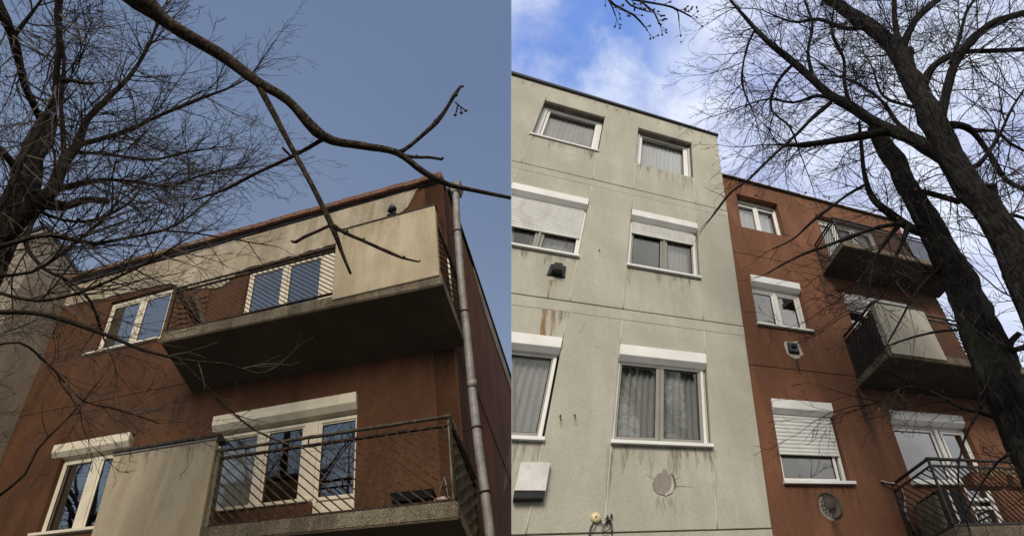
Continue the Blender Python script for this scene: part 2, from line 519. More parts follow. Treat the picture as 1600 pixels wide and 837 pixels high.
def make_window(fr, parent, name, u0, u1, v0, v1, face, frame_m, sash_m, glass_m, lights, box=None, slats=None, sill=None,
                curtain=None, cut=False, thick=0.055, rec=0.10, wall=0.30, fw=0.06, guides=0.0, box_m=None, sill_m=None, label=None):
    """One window: outer frame (its own mesh) > sash, pane, sill, shutter_box, shutter, curtain, room.
    lights: list of (a,b,c,d) pane rectangles; box: (u0,u1,v0,v1,depth); slats: v of the shutter's lower edge; sill: (u0,u1,v,depth)"""
    def fin(mb, nm, m, par):
        if cut: mb.cut(CAM + CUT_N * 0.001, CUT_N)
        return mb.build(nm, m, par)
    f1 = face - rec
    mb = MB(fr); ring(mb, u0, u1, v0, v1, f1 - thick, f1, fw, wl_=fw + guides, wr=fw + guides)
    w = fin(mb, name, frame_m, parent)
    if label: w["label"] = label
    for (a, b, c, d) in lights:
        e = 0.045
        s_ = MB(fr); ring(s_, a - e, b + e, c - e, d + e, f1 - thick - 0.012, f1 - 0.015, e)
        so = fin(s_, "sash", sash_m, w)
        g_ = MB(fr); g_.box(a - .004, b + .004, c - .004, d + .004, f1 - 0.040, f1 - 0.032)
        fin(g_, "pane", glass_m, w)
        k_ = MB(fr); ring(k_, a - .001, b + .001, c - .001, d + .001, f1 - 0.031, f1 - 0.020, 0.009)
        fin(k_, "seal", M['black'], w)
    # mullions between the lights
    ls = sorted(lights)
    mm = MB(fr); any_m = False
    for p, q in zip(ls, ls[1:]):
        if q[0] - p[1] > 0.1:
            mm.box(p[1] + 0.046, q[0] - 0.046, min(p[2], q[2]) - 0.045, max(p[3], q[3]) + .045, f1 - thick - 0.005, f1 + 0.008, 0.004); any_m = True
    if any_m: fin(mm, "mullion", sash_m, w)
    # infill of the frame between outer frame and the sashes
    if box:
        a, b, c, d, dep = box
        mb = MB(fr)
        s0 = face - rec - 0.02
        h = d - c
        prof = [(s0, c + h * .0), (face + dep - h * .30, c), (face + dep, c + h * .28), (face + dep, d), (s0, d)]
        vs = []
        for u in (a, b):
            vs += [fr.w(u, v, n) for n, v in prof]
        k = len(prof)
        mb._faces(vs, [tuple(range(k)), tuple(range(2 * k - 1, k - 1, -1))] + [(i, (i + 1) % k, k + (i + 1) % k, k + i) for i in range(k)])
        es = [e for e in mb.bm.edges]
        bmesh.ops.bevel(mb.bm, geom=es, offset=0.006, segments=2, affect='EDGES', profile=0.6)
        fin(mb, "shutter_box", box_m or frame_m, w)
    if slats is not None:
        mb = MB(fr)
        v = v1; a = u0 + fw * 0.7; b = u1 - fw * 0.7
        while v > slats + 0.004:
            lo = max(v - 0.052, slats)
            hgt = v - lo
            prof = [(f1 + 0.004, v), (f1 + 0.016, v - hgt * .25), (f1 + 0.017, v - hgt * .6), (f1 + 0.012, lo + hgt * .12), (f1 + 0.003, lo + hgt * .03), (f1 - 0.003, lo), (f1 - 0.003, v)]
            vs = []
            for u in (a, b):
                vs += [fr.w(u, vv, nn) for nn, vv in prof]
            k = len(prof)
            mb._faces(vs, [tuple(range(k)), tuple(range(2 * k - 1, k - 1, -1))] + [(i, (i + 1) % k, k + (i + 1) % k, k + i) for i in range(k)])
            v = lo
        mb.box(a, b, slats - 0.03, slats, f1 - 0.004, f1 + 0.02, 0.003)
        o = fin(mb, "shutter", M['shutter'], w)
    if sill:
        a, b, v, dep = sill
        mb = MB(fr)
        mb.hexa([(a, v - .035, f1 - .02), (b, v - .035, f1 - .02), (a, v + .005, f1 - .02), (b, v + .005, f1 - .02),
                 (a, v - .05, face + dep), (b, v - .05, face + dep), (a, v - .008, face + dep), (b, v - .008, face + dep)])
        bmesh.ops.bevel(mb.bm, geom=mb.bm.edges[:], offset=0.004, segments=1, affect='EDGES')
        fin(mb, "sill", sill_m or frame_m, w)
    if curtain:
        lo = min(l[2] for l in lights) - .03; hi = max(l[3] for l in lights) + .03
        for (a, b, mat_) in curtain:
            make_curtain(fr, a, b, lo, hi, f1 - 0.115, mat_, w, cut, amp=random.uniform(.007, .016), wave=random.uniform(.07, .17))
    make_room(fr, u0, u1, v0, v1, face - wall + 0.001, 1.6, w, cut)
    return w


# ================================================================== GREY BLOCK
grey = thing("apartment_block", "grey-green roughcast panel block with white framed windows and black roof edge", "building", RF.w(-0.5, -4.4, -1))
GV0 = -4.5
openings_g = [(-1.105, 0.07, 5.39, 6.70), (-2.985, -1.81, 5.48, 6.74),
              (-2.975, -1.81, 2.68, 3.98), (-1.10, 0.07, 2.69, 3.97),
              (-2.975, -1.80, -0.015, 1.24), (-1.11, 0.07, -0.01, 1.245)]
# the structural wall behind the facing panels
mb = MB(RF)
wall_cells(mb, -4.6, 0.70, GV0, 7.34, openings_g, -0.42, -0.05)
end_cut(mb)
mb.build("wall", M['grey_joint'], grey)
mb = MB(RF); mb.box(-5, 0.70, GV0, 7.34, -2.2, -0.13); mb.cut(CAM, CUT_N); mb.cut(CAM + CUT_N * 0.03, -CUT_N)
mb.build("added_end_wall", M['grey_plaster'], grey)  # added plate closing the block at the camera-plane cut
mb = MB(RF); mb.box(0.66, 0.72, GV0, 7.34, -2.2, -0.06)
mb.box(-4.6, 0.655, GV0, 7.34, -2.24, -2.2); end_cut(mb, 0.03); mb.build("side_wall", M['grey_plaster'], grey)
# facing panels, one object each; thin gaps are the joints
cols_s = [(-4.6, -2.968), (-2.968, -1.81), (-1.81, -1.103), (-1.103, 0.072), (0.072, 0.722)]
rows = [(-4.5, -3.65), (-3.64, -1.075), (-0.905, 1.662), (1.84, 4.398), (4.568, 7.34)]
strips = [(-1.075, -0.905), (1.662, 1.84), (4.398, 4.568)]


def panel(u0, u1, v0, v1, gu=0.004, gb=0.004, gt=0.004):
    m_ = MB(RF)
    m_.box(u0 + gu, u1 - gu, v0 + gb, v1 - gt, -0.05, random.uniform(-0.0015, 0.0015), 0.003)
    end_cut(m_)
    return m_.build("wall_panel", M['grey_plaster'], grey)


win_cols = {1, 3}
heads = {2: (-0.055, 1.242), 3: (2.635, 3.976), 4: (None, None)}
for ri, (v0, v1) in enumerate(rows):
    for ci, (u0, u1) in enumerate(cols_s):
        if ri >= 2 and ci in win_cols:
            op = [o for o in openings_g if abs((o[0] + o[1]) / 2 - (u0 + u1) / 2) < .2 and v0 < o[2] < v1][0]
            panel(u0, u1, v0, op[2], gb=.008, gt=0.0)
            panel(u0, u1, op[3], v1, gb=0.0, gt=.003 if ri != 4 else 0)
            # narrow cheeks where the opening is smaller than the column
            for a, b in ((u0, op[0]), (op[1], u1)):
                if b - a > 0.006:
                    m_ = MB(RF); m_.box(a + .004, b, op[2], op[3], -0.05, 0.0); end_cut(m_); m_.build("wall_panel", M['grey_plaster'], grey)
        else:
            panel(u0, u1, v0, v1, gb=.008, gt=.003 if ri != 4 else 0)
for v0, v1 in strips:
    m_ = MB(RF); m_.box(-4.6, 0.722, v0 + .001, v1 - .006, -0.05, -0.001, 0.003); end_cut(m_); m_.build("wall_panel", M['grey_plaster'], grey)
# pale mastic in the upright joints
for ri, (v0, v1) in enumerate(rows):
    for u in (-2.968, -1.81, -1.103, 0.072):
        for o in [(v0, v1)]:
            segs = [(v0, v1)]
            op = [x for x in openings_g if v0 < x[2] < v1 and (abs(x[0] - u) < .03 or abs(x[1] - u) < .03)]
            if op: segs = [(v0, op[0][2]), (op[0][3], v1)]
            for a, b in segs:
                m_ = MB(RF); pts = []
                k = max(2, int((b - a) / .12))
                for i in range(k + 1):
                    pts.append((u + random.uniform(-.0025, .0025), a + .01 + (b - a - .02) * i / k, -0.001))
                m_.tube(pts, 0.008, 5); end_cut(m_)
                m_.build("joint_seal", M['grey_seal'] if ri != 3 or u < -1.2 else M['grey_plaster'], grey)
# roof edge
mb = MB(RF)
mb.hexa([(-4.7, 7.34, -2.2), (.80, 7.30, -2.2), (-4.7, 7.50, -2.2), (.80, 7.37, -2.2),
         (-4.7, 7.34, .045), (.75, 7.305, .045), (-4.7, 7.43, .045), (.75, 7.345, .045)])
end_cut(mb); mb.build("roof_edge", M['bitumen'], grey)
mb = MB(RF)
mb.hexa([(-4.7, 7.43, -1.2), (.58, 7.37, -1.2), (-4.7, 7.52, -1.2), (.58, 7.43, -1.2),
         (-4.7, 7.43, .0), (.58, 7.36, .0), (-4.7, 7.51, .0), (.58, 7.42, .0)])
end_cut(mb); mb.build("parapet_cap", M['bitumen'], grey)

# windows of the grey block
W_ = make_window
gw = dict(face=0.0, frame_m=M['white'], sash_m=M['white'])
w0 = W_(RF, grey, "window", -2.985, -1.82, 5.48, 6.73, glass_m=M['glass'], lights=[(-2.83, -1.95, 5.68, 6.64)], sill=(-3.01, -1.80, 5.475, 0.03),
        curtain=[(-2.8, -1.95, M['curtain'])], cut=True, rec=0.13, fw=0.07, guides=0.03, **gw)
w1 = W_(RF, grey, "window", -1.04, 0.02, 5.40, 6.69, glass_m=M['glass'], lights=[(-0.975, -0.075, 5.52, 6.63)],
        curtain=[(-1.0, -0.1, M['white_curtain'])], rec=0.13, fw=0.055, **gw)
for (a, b) in ((-1.100, -1.04), (0.02, 0.066)):      # bubbly insulation foam beside the frame
    m_ = MB(RF)
    v = 5.42
    while v < 6.62:
        m_.box(a, b, v, v + .032, -0.125, -0.105 + random.uniform(0, .012), 0.006); v += .036
    m_.build("insulation", M['white'], w1)
# dark lining under the lintels of the top windows
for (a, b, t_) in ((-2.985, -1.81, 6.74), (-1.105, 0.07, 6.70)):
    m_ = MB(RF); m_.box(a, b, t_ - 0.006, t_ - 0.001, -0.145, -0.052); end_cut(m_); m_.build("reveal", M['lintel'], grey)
wA = W_(RF, grey, "window", -2.975, -1.81, 2.68, 3.79, glass_m=M['glass'], lights=[(-2.88, -2.46, 2.80, 3.66), (-2.33, -1.88, 2.80, 3.66)],
        sash_m=M['grey_frame'], face=0.0, frame_m=M['white'],
        box=(-2.972, -1.812, 3.775, 3.978, 0.035), slats=3.13, sill=(-2.99, -1.795, 2.69, 0.045), curtain=[(-2.5, -1.9, M['curtain'])], cut=True,
        rec=0.06, fw=0.05, guides=.02, label="white window with its roller shutter lowered most of the way")
wB = W_(RF, grey, "window", -1.098, 0.04, 2.70, 3.79, glass_m=M['glass'], lights=[(-1.02, -0.57, 2.80, 3.66), (-0.453, -0.03, 2.80, 3.66)],
        sash_m=M['grey_frame'], face=0.0, frame_m=M['white'],
        box=(-1.098, 0.068, 3.77, 3.968, 0.035), slats=3.50, sill=(-1.11, 0.075, 2.695, 0.045), curtain=[(-0.46, -0.06, M['curtain'])],
        rec=0.06, fw=0.045)
wC = W_(RF, grey, "window", -2.975, -1.83, 0.0, 1.05, glass_m=M['glass'], lights=[(-2.88, -2.47, 0.09, 1.01), (-2.33, -1.89, 0.09, 1.01)],
        sash_m=M['grey_frame'], face=0.0, frame_m=M['white'],
        box=(-2.972, -1.812, 1.035, 1.238, 0.035), sill=(-2.99, -1.80, 0.0, 0.045), curtain=[(-2.9, -1.9, M['curtain'])], cut=True, rec=0.06, fw=0.04)
wD = W_(RF, grey, "window", -1.108, 0.04, 0.01, 1.05, glass_m=M['glass'], lights=[(-1.045, -0.60, 0.09, 1.01), (-0.497, -0.035, 0.09, 1.01)],
        sash_m=M['grey_frame'], face=0.0, frame_m=M['white'],
        box=(-1.106, 0.068, 1.035, 1.243, 0.035), sill=(-1.12, 0.08, 0.0, 0.05), curtain=[(-1.06, -0.01, M['curtain'])], rec=0.05, fw=0.035)
for (a, b, c, d) in ((0.041, 0.068, 2.69, 3.79), (0.041, 0.068, 0.0, 1.05)):
    m_ = MB(RF); m_.box(a, b, c, d, -0.3, -0.062); m_.build("jamb", M['grey_plaster'], grey)
m_ = MB(RF); m_.poly([(-2.12, 2.14), (-2.075, 2.18), (-2.02, 2.15), (-2.01, 1.845), (-2.10, 1.845)], .0018, .0024)
m_.poly([(-2.12, 1.655), (-1.96, 1.655), (-1.90, 1.25), (-2.08, 1.25)], .0018, .0024)
m_.build("rust_stain", M['rust'], grey)
# mortar patch in a hole of the render
random.seed(3)
def blob(cu, cv, r, jag, k=26, squash=1.0):
    return [(cu + math.cos(6.283 * i / k) * r * squash * (1 + random.uniform(-jag, jag)), cv + math.sin(6.283 * i / k) * r * (1 + random.uniform(-jag, jag))) for i in range(k)]
m_ = MB(RF); m_.poly(blob(-0.515, -0.45, 0.118, .07), 0.0015, 0.006); pt = m_.build("mortar_patch", M['patch'], grey)
m_ = MB(RF); m_.poly([(-.50, -.575), (-.42, -.54), (-.385, -.45), (-.40, -.37), (-.43, -.36), (-.425, -.45), (-.45, -.52), (-.50, -.555)], 0.002, 0.009)
m_.build("crumbling_edge", M['new_mortar'], pt)
m_ = MB(RF); m_.poly([(-.44, -.34), (-.405, -.355), (-.375, -.45), (-.39, -.50), (-.405, -.44), (-.42, -.38)], 0.006, 0.0105); m_.build("crack", M['grey_joint'], pt)
m_ = MB(RF); m_.poly([(-.535, -.34), (-.52, -.285), (-.50, -.30), (-.48, -.295), (-.47, -.34)], 0.002, 0.0055); m_.build("crumbling_edge", M['patch'], pt)

# things fixed on the grey wall
hood = thing("exhaust_hood", "sheet metal exhaust hood with black underside, below the cropped grey wall window", "vent", RF.w(-1.84, -0.28, 0.0))
m_ = MB(RF)
m_.hexa([(-1.985, -.56, .0), (-1.705, -.56, .0), (-1.985, -.275, .0), (-1.705, -.275, .0), (-1.985, -.555, .075), (-1.705, -.555, .075), (-1.985, -.28, .06), (-1.705, -.28, .06)])
bmesh.ops.bevel(m_.bm, geom=m_.bm.edges[:], offset=.004, segments=1, affect='EDGES')
m_.build("hood_shell", M['steel'], hood)
m_ = MB(RF); m_.box(-1.98, -1.71, -.625, -.562, .0, .073, .004); m_.build("hood_skirt", M['black'], hood)

vent = thing("gas_vent", "black plastic gas vent cowl on the grey wall above a rust streak", "vent", RF.w(-2.045, 2.3, 0))
m_ = MB(RF)
m_.hexa([(-2.17, 2.22, .002), (-1.925, 2.22, .002), (-2.15, 2.44, .002), (-1.94, 2.44, .002), (-2.14, 2.24, .02), (-1.95, 2.24, .02), (-2.14, 2.43, .02), (-1.95, 2.43, .02)])
m_.build("back_plate", M['black'], vent)
m_ = MB(RF)
m_.hexa([(-2.12, 2.25, .02), (-1.97, 2.25, .02), (-2.12, 2.42, .02), (-1.97, 2.42, .02), (-2.10, 2.30, .10), (-1.99, 2.30, .10), (-2.09, 2.39, .10), (-2.0, 2.39, .10)])
m_.build("cowl", M['black'], vent)
m_ = MB(RF)
for i in range(4): m_.box(-2.10 + i * .001, -1.99, 2.262 + i * .012, 2.267 + i * .012, .03, .105 - i * .001)
m_.build("louvre", M['iron'], vent)

bell = thing("alarm_bell", "round cream bell plate with dangling wires low on the grey wall", "bell", RF.w(-1.2, -0.78, 0))
m_ = MB(RF); m_.lathe((-1.2, -.776, 0), RF.N, [(0, .0), (.042, .0), (.044, .02), (.040, .034), (.012, .036), (0, .036)], 24); m_.build("plate", M['brass'], bell)
m_ = MB(RF); m_.lathe((-1.2, -.776, .036), RF.N, [(.008, 0), (.007, .006), (0, .007)], 10); m_.build("screw", M['iron'], bell)
m_ = MB(RF); m_.tube([(-1.215, -.815, .01), (-1.24, -.86, .02), (-1.245, -.92, .015), (-1.25, -.98, .01)], .006, 6)
m_.tube([(-1.19, -.815, .01), (-1.195, -.86, .02), (-1.225, -.90, .02), (-1.245, -.95, .012)], .003, 5); m_.build("wire", M['iron'], bell)

wires = thing("wire_tangle", "tangle of loose black wires beside the round bell plate", "wires", RF.w(-1.09, -0.8, 0))
m_ = MB(RF)
m_.tube([(-1.155, -.78, .01), (-1.14, -.83, .02), (-1.12, -.845, .02), (-1.09, -.83, .02), (-1.07, -.80, .02)], .004, 5)
m_.tube([(-1.08, -.80, .02), (-1.12, -.85, .03), (-1.135, -.89, .03), (-1.10, -.91, .03), (-1.06, -.88, .03), (-1.055, -.83, .02)], .004, 5)
m_.tube([(-1.09, -.755, .01), (-1.07, -.79, .02), (-1.045, -.83, .02), (-1.035, -.86, .02), (-1.03, -.93, .01)], .006, 5)
m_.build("wire", M['black'], wires)
m_ = MB(RF)
for i in range(9):
    u, v = -1.075 + random.uniform(-.03, .03), -.785 + random.uniform(-.03, .02)
    m_.tube([(u, v, .005), (u + random.uniform(-.02, .02), v + random.uniform(-.02, .02), .03)], .006, 5)
m_.build("connector", M['black'], wires)

for i, (u, v, L_, lab) in enumerate(((-1.685, .245, .07, "bigger of two rusty hooks beside the cropped grey wall window"), (-1.535, .262, .06, "thinner rusty hook level with a bigger one on the grey wall"),
                                     (-1.535, 2.87, .055, "small black hook between the two middle windows of the grey wall"), (-1.592, 7.145, .05, "small pale hook just under the black roof edge"))):
    m_ = MB(RF)
    m_.tube([(u, v, -.005), (u, v, .03), (u - .004, v - .01, .045), (u + .003, v - L_, .05), (u + .014, v - L_ - .012, .052)], .0055 if i == 0 else .004, 6)
    m_.lathe((u, v, 0), RF.N, [(0, 0), (.012, 0), (.011, .006), (0, .006)], 10)
    h = m_.build("wall_hook", M['iron']); h.name = "wall_hook"
    tag(h, lab, "hook", "hooks on the grey wall")



def drips(fr, parent, runs, n0, mat, seed):
    """tapering rain streaks below sills, boxes and roof edges: (u0, u1, v, longest, how many)"""
    random.seed(seed)
    mb = MB(fr); k = 0
    for (u0, u1, v, L, cnt) in runs:
        for i in range(cnt):
            u = random.uniform(u0, u1); w = random.uniform(.008, .05); l = L * random.uniform(.25, 1)
            n = n0 + k * .00012; k += 1
            s_ = random.uniform(-.01, .01)
            P = [fr.w(u - w, v, n), fr.w(u + w, v, n), fr.w(u + w * .8 + s_, v - l * .5, n), fr.w(u + s_, v - l, n), fr.w(u - w * .7 + s_, v - l * .55, n)]
            mb._faces(P, [(0, 1, 2, 3, 4)])
    o = mb.build("rain_streaks", mat, parent, normals=False); o["kind"] = "stuff"
    return o


drips(RF, grey, [(-1.10, .07, 2.64, .40, 16), (-1.11, .07, -.05, .45, 18), (-2.7, -1.8, 2.63, .35, 12), (-2.1, -1.8, -.05, .5, 7), (-2.95, -1.8, 5.42, .35, 12),
                 (-1.05, .05, 5.38, .5, 14), (-3.5, .7, 7.33, .35, 34), (-.03, .09, -.06, .7, 5), (-1.15, -1.08, -.06, .6, 4), (-2.1, -1.8, 1.66, .3, 5), (-.6, -.4, -.58, .25, 5)], .0030, M['grime'], 41)
# hairline cracks
random.seed(8)
mb = MB(RF)
for (u, v, du, dv) in ((-.38, -.40, .06, .03), (-.38, -.47, .22, -.01), (-.64, -.40, -.07, .05), (-.42, -.36, .03, .09), (-.52, -.60, .04, -.12), (-1.62, 1.35, .05, .22), (-1.42, 1.2, .10, -.06), (-1.72, 6.2, .06, -.35)):
    pts = []
    for i in range(9):
        t_ = i / 8; pts.append((u + du * t_ + random.uniform(-.006, .006), v + dv * t_ + random.uniform(-.006, .006), .001))
    mb.tube(pts, [.0018 * (1 - .7 * i / 8) for i in range(9)], 4)
o = mb.build("hairline_cracks", M['grey_joint'], grey); o["kind"] = "stuff"

# ================================================================== RED BUILDING (right of the grey block)
red = thing("apartment_building", "brick red roughcast building with three balconies behind the big bare trees", "building", RF.w(3, -4.4, -2))
RN_ = -0.12
ops_r = [(1.055, 2.03, 4.37, 5.42), (3.0, 4.58, 3.50, 5.39), (1.05, 2.04, 2.05, 3.085), (2.98, 4.56, 1.15, 3.06),
         (1.05, 2.045, -0.345, 0.745), (3.06, 4.0, -0.34, 0.715), (4.0, 4.60, -1.25, 0.71)]
mb = MB(RF)
wall_cells(mb, 0.73, 5.52, -4.5, 5.90, ops_r, RN_ - 0.30, RN_, grooves=(3.612, 1.268, -1.06), groove=.014, gdepth=.012)
mb.build("wall", [M['red_plaster'], M['red_joint']], red)
mb = MB(RF); mb.box(5.44, 5.52, -4.5, 5.9, -4.0, RN_ - .302); mb.box(.73, 5.43, -4.5, 5.9, -4.06, -4.0); mb.build("side_wall", M['red_plaster'], red)
mb = MB(RF); mb.hexa([(.73, 5.90, -4.0), (5.6, 5.90, -4.0), (.73, 6.0, -4.0), (5.6, 6.0, -4.0), (.73, 5.90, RN_ + .02), (5.56, 5.90, RN_ + .02), (.73, 5.93, RN_ + .02), (5.56, 5.93, RN_ + .02)])
mb.build("roof", M['bitumen'], red)
u = 0.73
while u < 5.5:      # roof edge tiles, each its own piece
    w_t = 0.20
    mb = MB(RF)
    t0 = random.uniform(-.006, .006)
    mb.hexa([(u, 5.93, RN_ - .2), (u + w_t - .012, 5.93, RN_ - .2), (u, 5.99, RN_ - .2), (u + w_t - .012, 5.99, RN_ - .2),
             (u, 5.915 + t0, RN_ + .06), (u + w_t - .012, 5.915 + t0, RN_ + .06), (u, 5.945 + t0, RN_ + .055), (u + w_t - .012, 5.95 + t0, RN_ + .055)])
    mb.build("roof_tile", M['mossy_tile'], red); u += w_t
rw = dict(face=RN_, frame_m=M['white'], sash_m=M['white'])
W_(RF, red, "window", 1.055, 2.03, 4.38, 5.415, glass_m=M['glass'], lights=[(1.12, 1.485, 4.56, 5.25), (1.60, 1.955, 4.56, 5.25)],
   curtain=[(1.1, 1.95, M['white_curtain'])], rec=.13, fw=.045, **rw)
W_(RF, red, "window", 1.05, 2.034, 2.06, 2.86, glass_m=M['sky_glass'], lights=[(1.115, 1.46, 2.16, 2.80), (1.59, 1.925, 2.16, 2.80)],
   box=(1.052, 2.036, 2.885, 3.084, .03), sill=(1.03, 2.07, 2.055, .05), curtain=[(1.05, 2.02, M['curtain'])], rec=.08, fw=.035, guides=.02, **rw)
m_ = MB(RF); m_.box(1.05, 2.034, 2.862, 2.884, RN_ - .3, RN_ - .07); m_.build("lintel", M['white'], red)
W_(RF, red, "window", 1.05, 2.03, -.345, .56, glass_m=M['sky_glass'], lights=[(1.115, 1.90, -.275, .47)], slats=.035,
   box=(1.052, 2.042, .555, .744, .03), sill=(1.03, 2.09, -.345, .05), curtain=[(1.1, 1.9, M['curtain'])], rec=.06, fw=.035, guides=.01,
   label="white window with its roller shutter lowered to two thirds", **rw)
# balcony doors and windows
W_(RF, red, "balcony_door", 3.0, 4.58, 3.5, 5.36, glass_m=M['glass'], lights=[(3.06, 3.42, 3.9, 5.24), (3.55, 3.93, 3.9, 5.24), (4.08, 4.48, 3.6, 5.24)],
   curtain=[(3.05, 4.5, M['white_curtain'])], rec=.10, fw=.05, **rw)
W_(RF, red, "balcony_door", 2.98, 4.56, 1.15, 2.86, glass_m=M['sky_glass'], lights=[(3.04, 3.42, 1.9, 2.78), (3.55, 3.93, 1.9, 2.78), (4.08, 4.48, 1.25, 2.78)],
   box=(2.982, 4.556, 2.84, 3.058, .03), rec=.08, fw=.04, **rw)
W_(RF, red, "window", 3.06, 4.0, -.34, .53, glass_m=M['sky_glass'], lights=[(3.15, 3.89, -.25, .46)],
   sill=(3.05, 3.99, -.34, .06), curtain=[(3.1, 3.9, M['white_curtain'])], rec=.08, fw=.035, **rw)
W_(RF, red, "balcony_door", 4.002, 4.598, -1.25, .53, glass_m=M['sky_glass'], lights=[(4.14, 4.53, -.50, .45), (4.14, 4.53, -1.15, -.66)],
   box=(3.09, 4.59, .525, .714, .03), curtain=[(4.1, 4.45, M['curtain'])], rec=.08, fw=.04, **rw)


drips(RF, red, [(1.03, 2.08, 1.99, .35, 12), (1.03, 2.1, -.41, .4, 12), (2.55, 2.72, 3.44, 1.2, 14), (2.55, 2.75, 1.05, 1.3, 16), (.83, 5.5, 5.90, .3, 36), (1.55, 1.66, 1.45, .55, 6), (1.58, 1.68, -.80, .5, 6)],
      RN_ + .002, M['red_grime'], 42)


def copy_part(o, parent, off):
    c = o.copy(); c.parent = parent; c.location = o.location + off; col.objects.link(c); return c


def bars(fr, parent, name, axis, a0, a1, lo, hi, slope, step, fixed, r, mat):
    """slanting railing bars between the bottom and top rail; axis 'u' runs along the front, 'n' out from the wall"""
    h = hi - lo
    run = h / abs(slope)
    s = -1 if slope < 0 else 1
    proto = None
    x = a0 - run if s < 0 else a0
    def pt(a, v):
        return (a, v, fixed) if axis == 'u' else (fixed, v, a)
    x = a0 - run + step * 0.5
    while x < a1:
        # bar from (x, hi) down to (x+run, lo) for negative slope; clip to [a0,a1]
        xa, xb = (x, x + run)
        va, vb = (hi, lo) if s < 0 else (lo, hi)
        full = xa >= a0 and xb <= a1
        if xa < a0: va += (vb - va) * (a0 - xa) / run; xa = a0
        if xb > a1: vb = va + (vb - va) * ((a1 - xa) / (xb - xa)); xb = a1
        if xb - xa > 0.02:
            if full and proto is not None:
                o, px_ = proto
                d = (fr.U if axis == 'u' else fr.N) * (x - px_)
                copy_part(o, parent, d)
            else:
                m = MB(fr); m.tube([pt(xa, va), pt(xb, vb)], r, 4)
                o = m.build(name, mat, parent)
                if full: proto = (o, x)
        x += step


def balcony(fr, parent, u0, u1, vb, vt, nw, nf, rail_v, rail_gap, panel_u=None, panel_v=None, mats=None, slope=-0.75, step=.13, side_slope=-0.9,
            sides=(True, True), vb_r=None, vt_r=None, rr=0.012, cap=0.03, panel_m=None, side_panel=None):
    """slab (own mesh) > soffit, parapet_panel, handrail, rail, post, bar"""
    vb_r = vb if vb_r is None else vb_r; vt_r = vt if vt_r is None else vt_r
    mb = MB(fr)
    mb.hexa([(u0, vb + .004, nw), (u1, vb_r + .004, nw), (u0, vt, nw), (u1, vt_r, nw), (u0, vb + .004, nf), (u1, vb_r + .004, nf), (u0, vt, nf), (u1, vt_r, nf)])
    bmesh.ops.bevel(mb.bm, geom=mb.bm.edges[:], offset=.008, segments=2, affect='EDGES')
    b = mb.build("balcony", mats['slab'], parent)
    mb = MB(fr)
    mb.hexa([(u0 + .012, vb - .004, nw), (u1 - .012, vb_r - .004, nw), (u0 + .012, vb + .003, nw), (u1 - .012, vb_r + .003, nw),
             (u0 + .012, vb - .004, nf - .012), (u1 - .012, vb_r - .004, nf - .012), (u0 + .012, vb + .003, nf - .012), (u1 - .012, vb_r + .003, nf - .012)])
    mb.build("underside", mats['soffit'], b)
    ni = nf - .035
    segs = [(u0 + .03, u1 - .03)]
    if panel_u:
        a, c = panel_u
        segs = [(x, y) for x, y in ((u0 + .03, a), (c, u1 - .03)) if y - x > .15]
        mb = MB(fr); mb.box(a, c, panel_v[0], panel_v[1], nf - .07, nf + .022, .006)
        mb.build("parapet_panel", panel_m, b)
        mb = MB(fr); mb.box(a - .02, c + .02, panel_v[1] + .001, panel_v[1] + .03, nf - .085, nf + .03, .005)
        mb.build("panel_cap", mats['cap'], b)
    lo = max(vt, vt_r) + .035
    hi = rail_v - rail_gap
    for (a, c) in segs:
        # weathered cap rail with an uneven lichened surface
        mb = MB(fr); k = max(3, int((c - a) / .06)); pts = []; rad = []
        for i in range(k + 1):
            pts.append((a - .02 + (c - a + .04) * i / k, rail_v + random.uniform(-.003, .003), ni)); rad.append(cap * random.uniform(.85, 1.12) * .62)
        mb.tube(pts, rad, 6); mb.build("handrail", mats['cap'], b)
        mb = MB(fr); mb.box(a, c, hi - .011, hi + .011, ni - .012, ni + .012); mb.build("rail", mats['rail'], b)
        mb = MB(fr); mb.box(a, c, lo - .022, lo, ni - .012, ni + .012); mb.build("rail", mats['rail'], b)
        x = a
        while x <= c + .01:
            mb = MB(fr); xx = min(x, c); mb.box(xx - .007, xx + .007, hi, rail_v, ni - .007, ni + .007); mb.build("strut", mats['rail'], b); x += (c - a) / max(1, round((c - a) / .45))
        for xx in (a, c):
            if min(abs(xx - u0), abs(xx - u1)) < .05:
                mb = MB(fr); mb.box(xx - .014, xx + .014, lo, rail_v, ni - .014, ni + .014, .002); mb.build("post", mats['rail'], b)
        bars(fr, b, "bar", 'u', a, c, lo, hi, slope, step, ni, rr, mats['rail'])
    for uu, on in ((u0 + .03, sides[0]), (u1 - .03, sides[1])):
        if not on: continue
        mb = MB(fr); mb.tube([(uu, rail_v, nw + .01), (uu, rail_v, ni)], cap * .6, 6); mb.build("handrail", mats['cap'], b)
        for v in (hi, lo - .011):
            mb = MB(fr); mb.box(uu - .012, uu + .012, v - .011, v + .011, nw, ni - .013); mb.build("rail", mats['rail'], b)
        mb = MB(fr); mb.box(uu - .012, uu + .012, lo, hi, nw + .012, nw + .03); mb.build("post", mats['rail'], b)
        bars(fr, b, "bar", 'n', nw + .03, ni, lo, hi, side_slope, step, uu, rr, mats['rail'])
    return b


